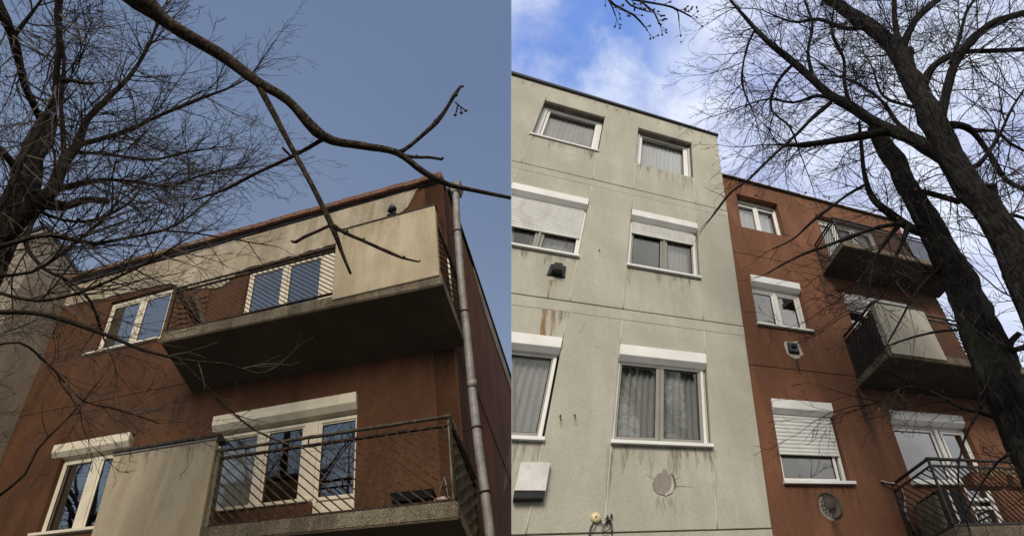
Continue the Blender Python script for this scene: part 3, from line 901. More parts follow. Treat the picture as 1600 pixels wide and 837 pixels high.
mats_r = dict(slab=M['slab'], soffit=M['soffit_pale'], cap=M['grey_rail'], rail=M['grey_rail'])
b1 = balcony(RF, red, 2.655, 5.60, 3.455, 3.585, RN_ + .002, .60, 4.28, .085, mats=mats_r, slope=-1.05, step=.062, side_slope=1.9, rr=.007)
b2 = balcony(RF, red, 2.655, 5.60, 1.06, 1.20, RN_ + .002, .66, 2.03, .085, panel_u=(2.72, 3.78), panel_v=(1.10, 2.06), mats=mats_r, slope=-1.05, step=.085,
             side_slope=1.9, rr=.008, panel_m=M['white_panel'])
b3 = balcony(RF, red, 2.67, 5.60, -1.33, -1.15, RN_ + .002, .63, -.38, .085, mats=mats_r, slope=-1.05, step=.096, side_slope=-.93, rr=.008)

mb = MB(RF); mb.box(2.70, 2.708, 1.22, 1.93, RN_ + .02, .60); mb.build("side_screen", M['navy'], b2)
# cowl vent with raw mortar around it
v2 = thing("gas_vent", "black gas vent cowl in a ragged pale mortar ring on the red wall", "vent", RF.w(1.61, 1.64, RN_))
m_ = MB(RF); m_.poly([(1.45, 1.68), (1.47, 1.76), (1.60, 1.765), (1.71, 1.80), (1.73, 1.75), (1.76, 1.60), (1.775, 1.55), (1.72, 1.53), (1.68, 1.48), (1.60, 1.455), (1.52, 1.50), (1.47, 1.54), (1.465, 1.62)], RN_ + .001, RN_ + .008)
m_.build("mortar_ring", M['new_mortar'], v2)
m_ = MB(RF); m_.hexa([(1.50, 1.535, RN_), (1.705, 1.535, RN_), (1.51, 1.745, RN_), (1.70, 1.745, RN_), (1.53, 1.56, RN_ + .05), (1.68, 1.56, RN_ + .05), (1.53, 1.73, RN_ + .04), (1.68, 1.73, RN_ + .04)])
bmesh.ops.bevel(m_.bm, geom=m_.bm.edges[:], offset=.005, segments=1, affect='EDGES'); m_.build("cowl", M['black'], v2)
m_ = MB(RF); m_.box(1.57, 1.65, 1.63, 1.70, RN_ + .045, RN_ + .075, .006); m_.build("damper", M['grey_rail'], v2)

v3 = thing("round_vent", "round cast iron vent grille below the red wall window with lowered shutter", "vent", RF.w(1.625, -.63, RN_))
m_ = MB(RF); m_.poly(blob(1.635, -.64, .158, .05), RN_ + .001, RN_ + .005); m_.build("mortar_ring", M['patch'], v3)
m_ = MB(RF); m_.lathe((1.615, -.63, RN_), RF.N, [(.145, .0), (.145, .016), (.125, .022), (.122, .012), (.06, .014), (.058, .028), (.04, .034), (0, .036)], 32); m_.build("disc", M['iron'], v3)
for rr_, k in ((.075, 10), (.105, 14)):
    for i in range(k):
        a = 6.283 * i / k
        m_ = MB(RF); cu, cv = 1.615 + math.cos(a) * rr_, -.63 + math.sin(a) * rr_
        m_.box(cu - .010, cu + .010, cv - .010, cv + .010, RN_ + .012, RN_ + .024, .003); m_.build("rib", M['iron'], v3)

# clutter on the lowest balcony
cab = thing("cable_bundle", "bundle of pale cables bent down the red wall beside the lowest balcony", "cables", RF.w(2.6, -.5, RN_))
for i in range(5):
    o_ = [random.uniform(-.012, .012) for _ in range(12)]
    m_ = MB(RF); m_.tube([(2.525 + o_[0], -.345 + o_[1], .0 - .10), (2.60 + o_[2], -.38, -.07), (2.70 + o_[3], -.40 + o_[4], -.05), (2.765 + o_[5], -.45, -.05), (2.775 + o_[6], -.55 + o_[7], -.06),
                          (2.76 + o_[8], -.68, -.07), (2.72 + 2 * o_[9], -.77, -.07), (2.76 + o_[10], -.88, -.08), (2.80, -1.1, -.08)], .011, 6)
    m_.build("cable", M['cable_white'] if i % 2 else M['grey_rail'], cab)
boxb = thing("dark_cabinet", "navy black cabinet standing in the corner of the lowest red balcony", "cabinet", RF.w(3.0, -1.14, .15))
m_ = MB(RF); m_.box(2.86, 3.28, -1.135, -.66, .02, .42, .01); m_.build("cabinet_body", M['navy'], boxb)
m_ = MB(RF); m_.box(2.78, 2.855, -1.135, -.72, .02, .40, .005); m_.build("side_board", M['weathered'], boxb)
m_ = MB(RF); m_.box(3.0, 3.03, -1.12, -.68, .422, .435, .003); m_.build("door_edge", M['white'], boxb)
for i, (ua, ub, lab) in enumerate(((3.40, 4.02, "terracotta trough of dry straw hung inside the lowest balcony railing"), (4.12, 4.75, "second terracotta straw trough, nearer the big trunk"))):
    tr_ = thing("planter", lab, "planter", RF.w((ua + ub) / 2, -.62, .47), "straw planters on the lowest balcony")
    m_ = MB(RF); m_.hexa([(ua + .02, -.66, .38), (ub - .02, -.66, .38), (ua, -.50, .36), (ub, -.50, .36), (ua + .02, -.66, .52), (ub - .02, -.66, .52), (ua, -.50, .55), (ub, -.50, .55)])
    m_.build("trough", M['pot'], tr_)
    m_ = MB(RF)
    for k in range(46):
        u = random.uniform(ua, ub - .02); n_ = random.uniform(.42, .57)
        m_.tube([(u, -.50, n_), (u + random.uniform(-.03, .05), -.45, n_ + .02), (u + random.uniform(-.05, .12), -.50 - random.uniform(0, .08), n_ + random.uniform(.0, .05))], .006, 4)
    s_ = m_.build("straw", M['straw'], tr_)

# ================================================================== OLD RED BUILDING (left)
old = thing("apartment_building", "dull red corner building with cream plaster band under its tiled roof edge", "building", LF.w(-4, -6, -2))
ops_l = [(-7.02, -5.46, 2.09, 3.17), (-3.74, -1.97, 1.05, 3.08), (-6.94, -5.44, -.90, .425), (-3.86, -2.09, -.84, .43), (-2.09, -1.452, -1.72, .432)]
mb = MB(LF); wall_cells(mb, -8.42, 0.0, -6.0, 3.84, ops_l, -.30, 0.0, grooves=(1.112, -1.85), groove=.012, gdepth=.010)
mb.build("wall", [M['old_red'], M['old_red_joint']], old)
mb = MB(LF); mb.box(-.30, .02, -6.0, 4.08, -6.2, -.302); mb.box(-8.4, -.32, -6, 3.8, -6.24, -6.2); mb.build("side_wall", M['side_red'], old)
mb = MB(LF); mb.box(-.298, .021, -6, 3.84, -.301, .0); mb.build("corner_return", M['old_red'], old)
# cream render band with a ragged lower edge
random.seed(11)
low = [(-8.40, 3.36), (-7.4, 3.32), (-6.6, 3.27), (-5.6, 3.24), (-5.2, 3.05), (-4.85, 2.93), (-4.55, 2.86), (-4.3, 2.84), (-4.1, 2.92), (-3.98, 3.04), (-3.85, 3.10), (-3.4, 3.10), (-2.9, 3.11), (-2.4, 3.11), (-1.9, 3.12), (-1.4, 3.2), (-.9, 3.36), (-.62, 3.48), (-.53, 3.62), (-.45, 3.78), (-.40, 3.835)]
out = []
for (a, b), (c, d) in zip(low, low[1:]):
    k = max(1, int(abs(c - a) / .045))
    for i in range(k):
        f = i / k
        out.append((a + (c - a) * f, b + (d - b) * f + .022 * noise.noise(Vector(((a + (c - a) * f) * 3.1, 2, 0))) * 2 + random.uniform(-.009, .009)))
out.append(low[-1]); out.append((-8.40, 3.835))
mb = MB(LF); mb.poly(out, .001, .024); mb.build("plaster_band", M['cream'], old)
mb = MB(LF)
mb.hexa([(-8.45, 3.84, -6.2), (.05, 3.84, -6.2), (-8.45, 4.05, -6.2), (.05, 4.0, -6.2), (-8.45, 3.90, .03), (.0, 3.842, .03), (-8.45, 4.0, .03), (.0, 3.92, .03)])
mb.build("roof_slab", M['bitumen'], old)
u = -8.40; i = 0
while u < -.25:     # clay tiles along the roof edge
    w_t = 0.31
    y0 = 3.985 - (u + 8.4) * .0135
    t0 = random.uniform(-.012, .012)
    mb = MB(LF)
    mb.hexa([(u, y0 + .06, -.12), (u + w_t - .01, y0 + .058, -.12), (u, y0 + .20, -.12), (u + w_t - .01, y0 + .195, -.12),
             (u, y0 - .03 + t0, .11), (u + w_t - .01, y0 - .034 + t0, .11), (u, y0 + .085 + t0, .10), (u + w_t - .01, y0 + .082 + t0, .10)])
    bmesh.ops.bevel(mb.bm, geom=mb.bm.edges[:], offset=.01, segments=2, affect='EDGES')
    mb.build("roof_tile", M['tile'] if u > -4.6 or i % 3 == 0 else M['mossy_tile'], old); u += w_t; i += 1
mb = MB(LF)
mb.hexa([(-.30, 3.93, -.2), (.04, 3.90, -.2), (-.30, 4.06, -.2), (.04, 4.10, -.2), (-.28, 3.90, .07), (.04, 3.87, .07), (-.26, 3.98, .07), (.03, 4.02, .07)])
bmesh.ops.bevel(mb.bm, geom=mb.bm.edges[:], offset=.012, segments=2, affect='EDGES'); mb.build("ridge_end_tile", M['tile'], old)
mb = MB(LF); mb.box(-.02, .06, 4.08, 4.14, -6.2, -.30, .01); mb.build("verge_board", M['bitumen'], old)
# whitened strip below the gable verge
rag = [(-.0 - 1.9, 4.075)]
mb = MB(LF)
side = [(-1.75, 3.98), (-2.0, 3.80), (-2.3, 3.70), (-3.0, 3.69), (-3.6, 3.70), (-4.2, 3.68), (-5.2, 3.70), (-6.1, 3.70), (-6.1, 4.075), (-1.70, 4.075)]
vs = [LF.w(.021, v, n) for n, v in side] + [LF.w(.034, v, n) for n, v in side]; k = len(side)
mb._faces(vs, [tuple(range(k)), tuple(range(2 * k - 1, k - 1, -1))] + [(i, (i + 1) % k, k + (i + 1) % k, k + i) for i in range(k)])
mb.build("plaster_band", M['cream'], old)
mb = MB(LF); mb.tube([(.03, 3.3, -.75), (.03, 2.4, -.80), (.03, 1.5, -.82), (.03, 1.09, -.85), (.03, 1.11, -1.6), (.03, 1.15, -2.8), (.03, 1.2, -5.5)], .007, 5); mb.build("cable", M['black'], old)
# windows
lw_ = dict(face=0.0, frame_m=M['old_white'], sash_m=M['old_white'], box_m=M['old_white'])
W_(LF, old, "window", -7.02, -5.46, 2.10, 3.165, glass_m=M['sky_glass'], lights=[(-6.94, -6.30, 2.20, 3.08), (-6.12, -5.55, 2.20, 3.08)], sill=(-7.28, -5.50, 2.10, .05), rec=.05, fw=.06, **lw_)
W_(LF, old, "balcony_door", -3.735, -1.972, 1.06, 3.07, glass_m=M['sky_glass'], lights=[(-3.645, -3.05, 2.25, 3.02), (-2.88, -2.285, 1.3, 3.02)], rec=.05, fw=.07, **lw_)
m_ = MB(LF); m_.box(-2.235, -1.985, 1.07, 3.05, -.09, -.035, .004); m_.box(-2.12, -2.11, 1.07, 3.05, -.035, -.030); m_.build("door_infill", M['old_white'], old)
W_(LF, old, "window", -6.938, -5.45, -.89, .225, glass_m=M['sky_glass'], lights=[(-6.87, -6.32, -.82, .165), (-6.06, -5.53, -.82, .165)],
   box=(-7.16, -5.50, .235, .418, .05), sill=(-7.05, -5.43, -.89, .05), rec=.08, fw=.06, **lw_)
W_(LF, old, "window", -3.855, -2.095, -.83, .22, glass_m=M['glass'], lights=[(-3.76, -3.11, -.76, .16), (-2.90, -2.35, -.76, .16)],
   curtain=[(-3.78, -3.05, M['curtain'])], sill=(-3.87, -2.09, -.83, .03), rec=.07, fw=.045, **lw_)
W_(LF, old, "balcony_door", -2.09, -1.456, -1.72, .22, glass_m=M['sky_glass'], lights=[(-2.03, -1.515, -.76, .16)],
   box=(-3.88, -1.455, .235, .43, .05), rec=.07, fw=.045, **lw_)
m_ = MB(LF); m_.box(-2.045, -1.502, -1.68, -.822, -.12, -.088, .004); m_.box(-1.99, -1.555, -1.60, -.90, -.088, -.080, .004); m_.build("door_panel", M['old_white'], old)
m_ = MB(LF); m_.box(-2.30, -2.09, -.80, .19, -.075, -.052, .004); m_.build("door_post", M['old_white'], old)
# balconies
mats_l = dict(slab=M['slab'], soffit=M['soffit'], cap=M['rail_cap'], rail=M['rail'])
c1_ = balcony(LF, old, -4.46, .16, .935, 1.10, .002, .90, 1.925, .075, panel_u=(-1.45, .13), panel_v=(.96, 2.12), mats=mats_l, slope=-.73, step=.098, side_slope=-.9,
              vb_r=.84, vt_r=1.02, rr=.008, panel_m=M['cream_panel'], cap=.032)
c2_ = balcony(LF, old, -4.85, .165, -1.86, -1.70, .002, .92, -.83, .095, panel_u=(-4.70, -3.0), panel_v=(-1.88, -.72), mats=mats_l, slope=-.73, step=.137, side_slope=-.9,
              vb_r=-1.86, vt_r=-1.70, rr=.0095, panel_m=M['cream_panel'], cap=.034, sides=(False, True))
m_ = MB(LF); m_.box(.100, .122, -1.69, -.875, .0, .895, .003); m_.build("side_sheet", M['weathered'], c2_)
m_ = MB(LF); m_.box(-2.985, -2.93, -1.69, -.80, .80, .90, .006); m_.build("post", M['weathered'], c2_)
m_ = MB(LF); m_.box(-4.72, -2.92, -.700, -.665, .80, .965, .006); m_.build("panel_coping", M['rail_cap'], c2_)
m_ = MB(LF); m_.box(-4.71, -2.97, -.735, -.715, .945, .957, .003); m_.build("edge_strip", M['zinc'], c2_)
drips(LF, old, [(-4.75, -4.5, .93, .9, 9), (-7.25, -5.5, 2.04, .4, 14), (-3.9, -2.1, -.90, .3, 10), (-1.4, -.1, 3.75, .4, 0), (-.5, 0, .80, .7, 10)], .0022, M['red_grime'], 43)
drips(LF, c1_, [(-1.42, .10, 2.11, .30, 16)], .9235, M['grime'], 44)
drips(LF, c2_, [(-4.6, -3.02, -.74, .35, 20)], .9435, M['grime'], 45)
# slatted screen at the end of the upper balcony
for i in range(6):
    m_ = MB(LF); m_.hexa([(-5.20, 2.14 + i * .112, .002), (-4.52, 2.14 + i * .112, .002), (-5.20, 2.246 + i * .112, .002), (-4.52, 2.246 + i * .112, .002),
                          (-5.20, 2.14 + i * .112, .022), (-4.52, 2.14 + i * .112, .022), (-5.20, 2.244 + i * .112, .008), (-4.52, 2.244 + i * .112, .008)])
    m_.build("slat", M['old_red'], old)
m_ = MB(LF); m_.tube([(-4.28, 1.90, .70), (-3.98, 1.40, .60), (-3.9, 1.12, .55)], .022, 6); brm = m_.build("broom_handle", M['bark_brown'])
tag(brm, "dark stick leaning inside the upper dull red balcony railing", "stick"); brm.name = "leaning_stick"
m_ = MB(LF); m_.hexa([(-3.80, 1.12, .66), (-3.70, 1.12, .66), (-4.18, 1.93, .80), (-4.11, 1.93, .80), (-3.80, 1.12, .675), (-3.70, 1.12, .675), (-4.18, 1.93, .815), (-4.11, 1.93, .815)])
pl = m_.build("leaning_board", M['weathered']); tag(pl, "grey weathered board leaning on the upper balcony railing beside the dark stick", "board")
# downpipe on the corner
m_ = MB(LF); pts = [(.255, 3.56, .0), (.235, 3.40, .0), (.215, 3.0, .0), (.19, 1.9, .0), (.20, 1.1, .0), (.20, .05, .0), (.215, -.6, .0), (.235, -1.0, .0), (.245, -1.5, .0), (.26, -2.6, .0), (.26, -5.8, 0)]
m_.tube(pts, .052, 18); pipe = m_.build("downpipe", M['zinc'], old)
for v, u in ((2.75, .208), (1.35, .197), (-.25, .21), (-.98, .235)):
    m_ = MB(LF); m_.lathe((u, v, 0), LF.V, [(.050, -.012), (.060, -.010), (.060, .010), (.050, .012)], 18); m_.tube([(u - .05, v, 0), (u - .17, v, -.02)], .008, 5); m_.build("pipe_clip", M['rail'], pipe)
m_ = MB(LF); m_.lathe((.204, .3, 0), LF.V, [(.052, -.05), (.058, -.05), (.058, .05), (.052, .05)], 18); m_.build("pipe_sleeve", M['zinc'], pipe)
m_ = MB(LF); m_.hexa([(.19, 3.50, -.07), (.31, 3.50, -.07), (.13, 3.68, -.09), (.36, 3.66, -.09), (.19, 3.50, .07), (.31, 3.50, .07), (.13, 3.68, .09), (.36, 3.66, .09)])
m_.build("rainwater_head", M['zinc'], pipe)
m_ = MB(LF); m_.tube([(.02, 2.45, .01), (.03, 1.9, .02), (.05, 1.3, .02)], .014, 8); m_.build("thin_pipe", M['old_white'], pipe)
# lamp on the parapet
lamp = thing("floodlight", "small black floodlight standing on the upper cream parapet", "floodlight", LF.w(-.56, 2.15, .9))
a_ = (-.545, 2.15, .9)
m_ = MB(LF); m_.box(-.61, -.46, 2.152, 2.175, .86, .94, .004); m_.build("base", M['black'], lamp)
m_ = MB(LF); m_.tube([(-.56, 2.17, .9), (-.56, 2.24, .9)], .007, 6); m_.tube([(-.51, 2.17, .9), (-.51, 2.24, .9)], .007, 6); m_.build("bracket", M['zinc'], lamp)
m_ = MB(LF); m_.lathe((-.535, 2.29, .9), (LF.N * .5 + LF.V * -.2 + LF.U * -.3), [(0, -.05), (.04, -.045), (.062, -.01), (.068, .03), (.060, .045), (0, .048)], 16); m_.build("lamp_head", M['black'], lamp)
# clutter on the lower balcony
tr_ = thing("balcony_trough", "black trough lying on the lower dull red balcony floor", "trough", LF.w(-.45, -1.69, .5))
m_ = MB(LF); m_.hexa([(-.70, -1.40, .45), (-.22, -1.40, .45), (-.72, -1.325, .43), (-.20, -1.325, .43), (-.70, -1.40, .58), (-.22, -1.40, .58), (-.72, -1.325, .60), (-.20, -1.325, .60)])
m_.box(-.68, -.64, -1.70, -1.401, .50, .56); m_.box(-.27, -.23, -1.70, -1.401, .50, .56)
m_.build("trough_box", M['black'], tr_)
basin = thing("basin", "pale pinkish bowl with strings in the lower balcony corner", "bowl", LF.w(-.05, -1.69, .7))
m_ = MB(LF); m_.lathe((-.06, -1.56, .72), LF.V, [(0, -.04), (.05, -.035), (.078, .0), (.082, .03), (.074, .032), (.06, .02), (0, .02)], 20); m_.build("bowl", M['pink'], basin)
m_ = MB(LF); m_.tube([(-.12, -1.53, .72), (-.05, -1.40, .74), (-.02, -1.33, .74), (.0, -1.42, .74), (.01, -1.53, .74)], .004, 5); m_.build("string", M['cable_white'], basin)
m_ = MB(LF); m_.lathe((-.06, -1.65, .72), LF.V, [(.06, -.05), (.06, .055), (0, .055)], 16); m_.build("stand", M['weathered'], basin)

# ================================================================== neighbouring grey block at the far left
nb = thing("neighbour_building", "grimy grey rendered block standing proud of the dull red building, behind twigs", "building", LF.w(-10, -6, 0))
m_ = MB(LF); m_.box(-16.0, -8.425, -6.0, 4.20, -3.0, 1.0); m_.build("wall", M['old_grey'], nb)
m_ = MB(LF); m_.box(-16.1, -8.40, 4.202, 4.30, -3.0, 1.04, .01); m_.build("roof_edge", M['bitumen'], nb)

# ================================================================== TREES
FOREGROUND_BRANCH = [
    [(-2.75, 1.29, 5.07, 0.0458), (-2.55, 1.41, 5.02, 0.0409), (-2.4, 1.53, 4.96, 0.0378), (-2.26, 1.62, 4.93, 0.0364), (-2.13, 1.71, 4.91, 0.035), (-1.93, 1.81, 4.8, 0.0311), (-1.77, 1.91, 4.76, 0.0276), (-1.57, 2.09, 4.64, 0.026), (-1.35, 2.16, 4.64, 0.0223), (-1.15, 2.22, 4.65, 0.0226), (-0.98, 2.3, 4.56, 0.0185), (-0.83, 2.39, 4.54, 0.0167), (-0.67, 2.45, 4.55, 0.0148), (-0.43, 2.48, 4.51, 0.0127)],
    [(-1.93, 1.82, 4.79, 0.0194), (-1.77, 1.96, 4.56, 0.0173), (-1.66, 2.05, 4.4, 0.0151), (-1.51, 2.17, 4.19, 0.013), (-1.4, 2.26, 4.02, 0.0128), (-1.34, 2.37, 3.9, 0.0092), (-1.29, 2.45, 3.81, 0.0073)],
    [(-1.57, 2.1, 4.64, 0.014), (-1.81, 2.23, 4.64, 0.0123), (-2.11, 2.37, 4.63, 0.0106), (-2.38, 2.51, 4.63, 0.0087), (-2.66, 2.62, 4.65, 0.0056)],
    [(-1.14, 2.22, 4.65, 0.0164), (-1.07, 2.2, 4.7, 0.0124), (-0.98, 2.16, 4.79, 0.0125), (-0.91, 2.12, 4.85, 0.0146), (-0.86, 2.09, 4.94, 0.0106), (-0.81, 2.04, 5.03, 0.0127), (-0.77, 2.01, 5.1, 0.0086)],
    [(-1.13, 2.23, 4.64, 0.0123), (-1.03, 2.24, 4.63, 0.0093), (-0.95, 2.24, 4.63, 0.0103), (-0.86, 2.25, 4.62, 0.0093)],
    [(-1.4, 2.26, 4.02, 0.011), (-1.47, 2.28, 3.99, 0.0092), (-1.58, 2.34, 4.0, 0.0093), (-1.63, 2.36, 3.98, 0.0074), (-1.66, 2.36, 3.99, 0.0056)],
    [(-1.4, 2.26, 4.02, 0.0128), (-1.32, 2.29, 3.98, 0.011), (-1.22, 2.32, 3.95, 0.0092), (-1.06, 2.37, 3.9, 0.0083), (-0.99, 2.39, 3.88, 0.0073), (-0.9, 2.4, 3.86, 0.0055)],
    [(-0.8, 2.06, 4.99, 0.0042), (-0.77, 2.08, 4.97, 0.0042), (-0.73, 2.1, 4.95, 0.0042)],
    [(-0.78, 2.07, 4.97, 0.0042), (-0.79, 2.1, 4.95, 0.0042), (-0.8, 2.12, 4.93, 0.0042)],
    [(-0.76, 2.08, 4.96, 0.0032), (-0.76, 2.11, 4.94, 0.0032)],
    [(-1.71, 2.08, 4.43, 0.0058), (-1.74, 2.06, 4.45, 0.0077), (-1.76, 2.05, 4.47, 0.0058)],
]
LIGHT_TREE = [
    [(-5.47, 4.39, 2.74, 0.2), (-5.33, 3.97, 3.78, 0.176), (-5.28, 3.83, 4.67, 0.1579), (-5.22, 3.72, 5.09, 0.136), (-5.24, 3.62, 5.49, 0.1237), (-5.4, 3.6, 5.96, 0.112), (-5.56, 3.55, 6.46, 0.0983), (-5.64, 3.51, 6.8, 0.0915), (-5.68, 3.47, 6.99, 0.0861)],
    [(-5.17, 3.65, 5.31, 0.0751), (-5.03, 3.53, 5.6, 0.0589), (-4.92, 3.48, 5.79, 0.054), (-4.98, 3.42, 6.16, 0.0498), (-5.02, 3.43, 6.44, 0.0387), (-5.09, 3.36, 6.81, 0.03), (-5.11, 3.37, 7.24, 0.028), (-5.03, 3.31, 7.6, 0.0217), (-5.02, 3.19, 8.17, 0.0151), (-5.06, 3.05, 8.62, 0.0117)],
    [(-5.16, 3.61, 5.65, 0.048), (-5.07, 3.63, 5.78, 0.0428), (-4.89, 3.65, 5.76, 0.0367), (-4.76, 3.67, 5.88, 0.0342), (-4.56, 3.68, 5.87, 0.0311)],
    [(-5.19, 3.55, 5.86, 0.0306), (-5.1, 3.62, 5.94, 0.0249), (-4.97, 3.64, 6.07, 0.0222), (-4.85, 3.73, 6.26, 0.0197), (-4.64, 3.87, 6.4, 0.0169), (-4.45, 4.03, 6.52, 0.014), (-4.18, 4.06, 6.78, 0.0108), (-3.86, 4.14, 7.0, 0.0074)],
    [(-5.04, 3.43, 6.43, 0.029), (-4.93, 3.5, 6.65, 0.0267), (-4.82, 3.56, 6.89, 0.0241), (-4.69, 3.58, 7.16, 0.0196), (-4.51, 3.56, 7.32, 0.0181), (-4.32, 3.58, 7.6, 0.0149), (-4.15, 3.58, 7.75, 0.0113), (-3.99, 3.56, 7.92, 0.0077)],
    [(-4.49, 2.03, 6.78, 0.025), (-4.5, 2.18, 6.62, 0.025), (-4.48, 2.33, 6.45, 0.0222), (-4.51, 2.52, 6.25, 0.0222), (-4.52, 2.67, 6.08, 0.0167), (-4.52, 2.82, 5.92, 0.0139)],
    [(-5.46, 2.19, 7.19, 0.036), (-5.4, 2.32, 7.05, 0.033), (-5.37, 2.58, 6.92, 0.0306), (-5.36, 2.9, 6.71, 0.0311), (-5.38, 3.08, 6.67, 0.0317), (-5.4, 3.25, 6.63, 0.0258)],
    [(-4.8, 2.73, 6.46, 0.0206), (-4.65, 2.73, 6.46, 0.0177), (-4.53, 2.75, 6.44, 0.0177), (-4.45, 2.75, 6.44, 0.0147)],
    [(-4.89, 2.88, 6.44, 0.024), (-4.98, 3.02, 6.29, 0.024), (-4.99, 3.11, 6.05, 0.0206), (-5.0, 3.18, 5.82, 0.0173), (-4.99, 3.26, 5.59, 0.0142), (-5.0, 3.34, 5.35, 0.0139)],
    [(-4.65, 3.28, 4.83, 0.023), (-4.45, 3.24, 4.87, 0.0204), (-4.31, 3.27, 4.98, 0.0183), (-4.13, 3.3, 4.96, 0.0157), (-4.0, 3.39, 5.0, 0.016), (-3.81, 3.43, 5.11, 0.0136), (-3.61, 3.46, 5.22, 0.0111), (-3.48, 3.47, 5.36, 0.0085), (-3.42, 3.5, 5.63, 0.0074), (-3.36, 3.51, 5.9, 0.0061)],
    [(-3.58, 3.46, 5.23, 0.0083), (-3.33, 3.47, 5.21, 0.0083), (-3.06, 3.5, 5.18, 0.0069), (-2.67, 3.54, 5.13, 0.0056)],
    [(-4.25, 3.31, 4.21, 0.0187), (-3.97, 3.31, 4.21, 0.0163), (-3.73, 3.34, 4.17, 0.0163), (-3.43, 3.42, 4.09, 0.014), (-3.21, 3.53, 4.04, 0.0118), (-3.05, 3.61, 4.03, 0.0119), (-2.82, 3.64, 4.0, 0.0096), (-2.62, 3.65, 3.99, 0.0084), (-2.44, 3.78, 3.99, 0.0061), (-2.32, 3.76, 4.01, 0.0037)],
    [(-2.96, 3.62, 4.01, 0.0084), (-2.82, 3.72, 3.91, 0.0072), (-2.62, 3.86, 3.76, 0.0072), (-2.39, 3.98, 3.62, 0.006), (-2.2, 4.04, 3.56, 0.0048)],
    [(-4.98, 3.42, 6.16, 0.0249), (-5.08, 3.25, 6.48, 0.019), (-5.28, 3.15, 6.89, 0.0164), (-5.42, 2.98, 7.37, 0.0136), (-5.66, 2.84, 7.82, 0.0105), (-5.81, 2.73, 8.23, 0.0108)],
    [(-5.04, 3.61, 5.65, 0.024), (-4.87, 3.6, 5.22, 0.017), (-4.61, 3.68, 4.98, 0.0139), (-4.39, 3.76, 4.9, 0.0111), (-4.22, 3.87, 4.78, 0.0083), (-4.11, 4.06, 4.57, 0.0056)],
    [(-4.35, 3.56, 4.09, 0.0096), (-4.25, 3.62, 4.16, 0.0086), (-4.2, 3.77, 4.15, 0.0075), (-4.05, 3.87, 4.04, 0.0063), (-3.94, 4.1, 3.94, 0.0056), (-3.71, 4.24, 3.93, 0.0065), (-3.47, 4.4, 3.9, 0.0053)],
    [(-4.25, 4.23, 3.2, 0.0117), (-4.11, 4.2, 3.38, 0.0096), (-4.11, 4.17, 3.57, 0.0073), (-4.04, 4.18, 3.85, 0.0064), (-4.0, 4.19, 4.14, 0.0053)],
    [(-5.38, 2.56, 6.94, 0.0153), (-5.29, 2.44, 7.22, 0.0124), (-5.19, 2.31, 7.5, 0.0095)],
    [(-5.0, 3.41, 6.31, 0.019), (-4.92, 3.55, 6.46, 0.0164), (-4.73, 3.63, 6.52, 0.015), (-4.55, 3.77, 6.65, 0.0138), (-4.34, 3.84, 6.88, 0.0107), (-4.11, 3.92, 7.09, 0.0073)],
    [(-5.36, 3.13, 6.03, 0.0236), (-5.31, 3.29, 6.0, 0.024), (-5.26, 3.51, 5.9, 0.0183)],
    [(-5.04, 3.61, 5.65, 0.018), (-4.89, 3.74, 5.66, 0.0153), (-4.67, 3.8, 5.74, 0.0124), (-4.51, 3.83, 6.01, 0.0129), (-4.49, 3.81, 6.17, 0.0098)],
    [(-4.6, 3.42, 4.67, 0.0153), (-4.44, 3.48, 4.76, 0.0131), (-4.29, 3.45, 4.94, 0.016), (-4.14, 3.39, 5.15, 0.0136), (-4.03, 3.34, 5.35, 0.0083), (-4.02, 3.26, 5.59, 0.0057)],
    [(-4.45, 3.36, 4.45, 0.0147), (-4.11, 3.41, 4.4, 0.0122), (-3.85, 3.43, 4.51, 0.0112), (-3.63, 3.42, 4.67, 0.0102), (-3.39, 3.39, 4.86, 0.0091), (-3.31, 3.39, 5.0, 0.0067)],
]
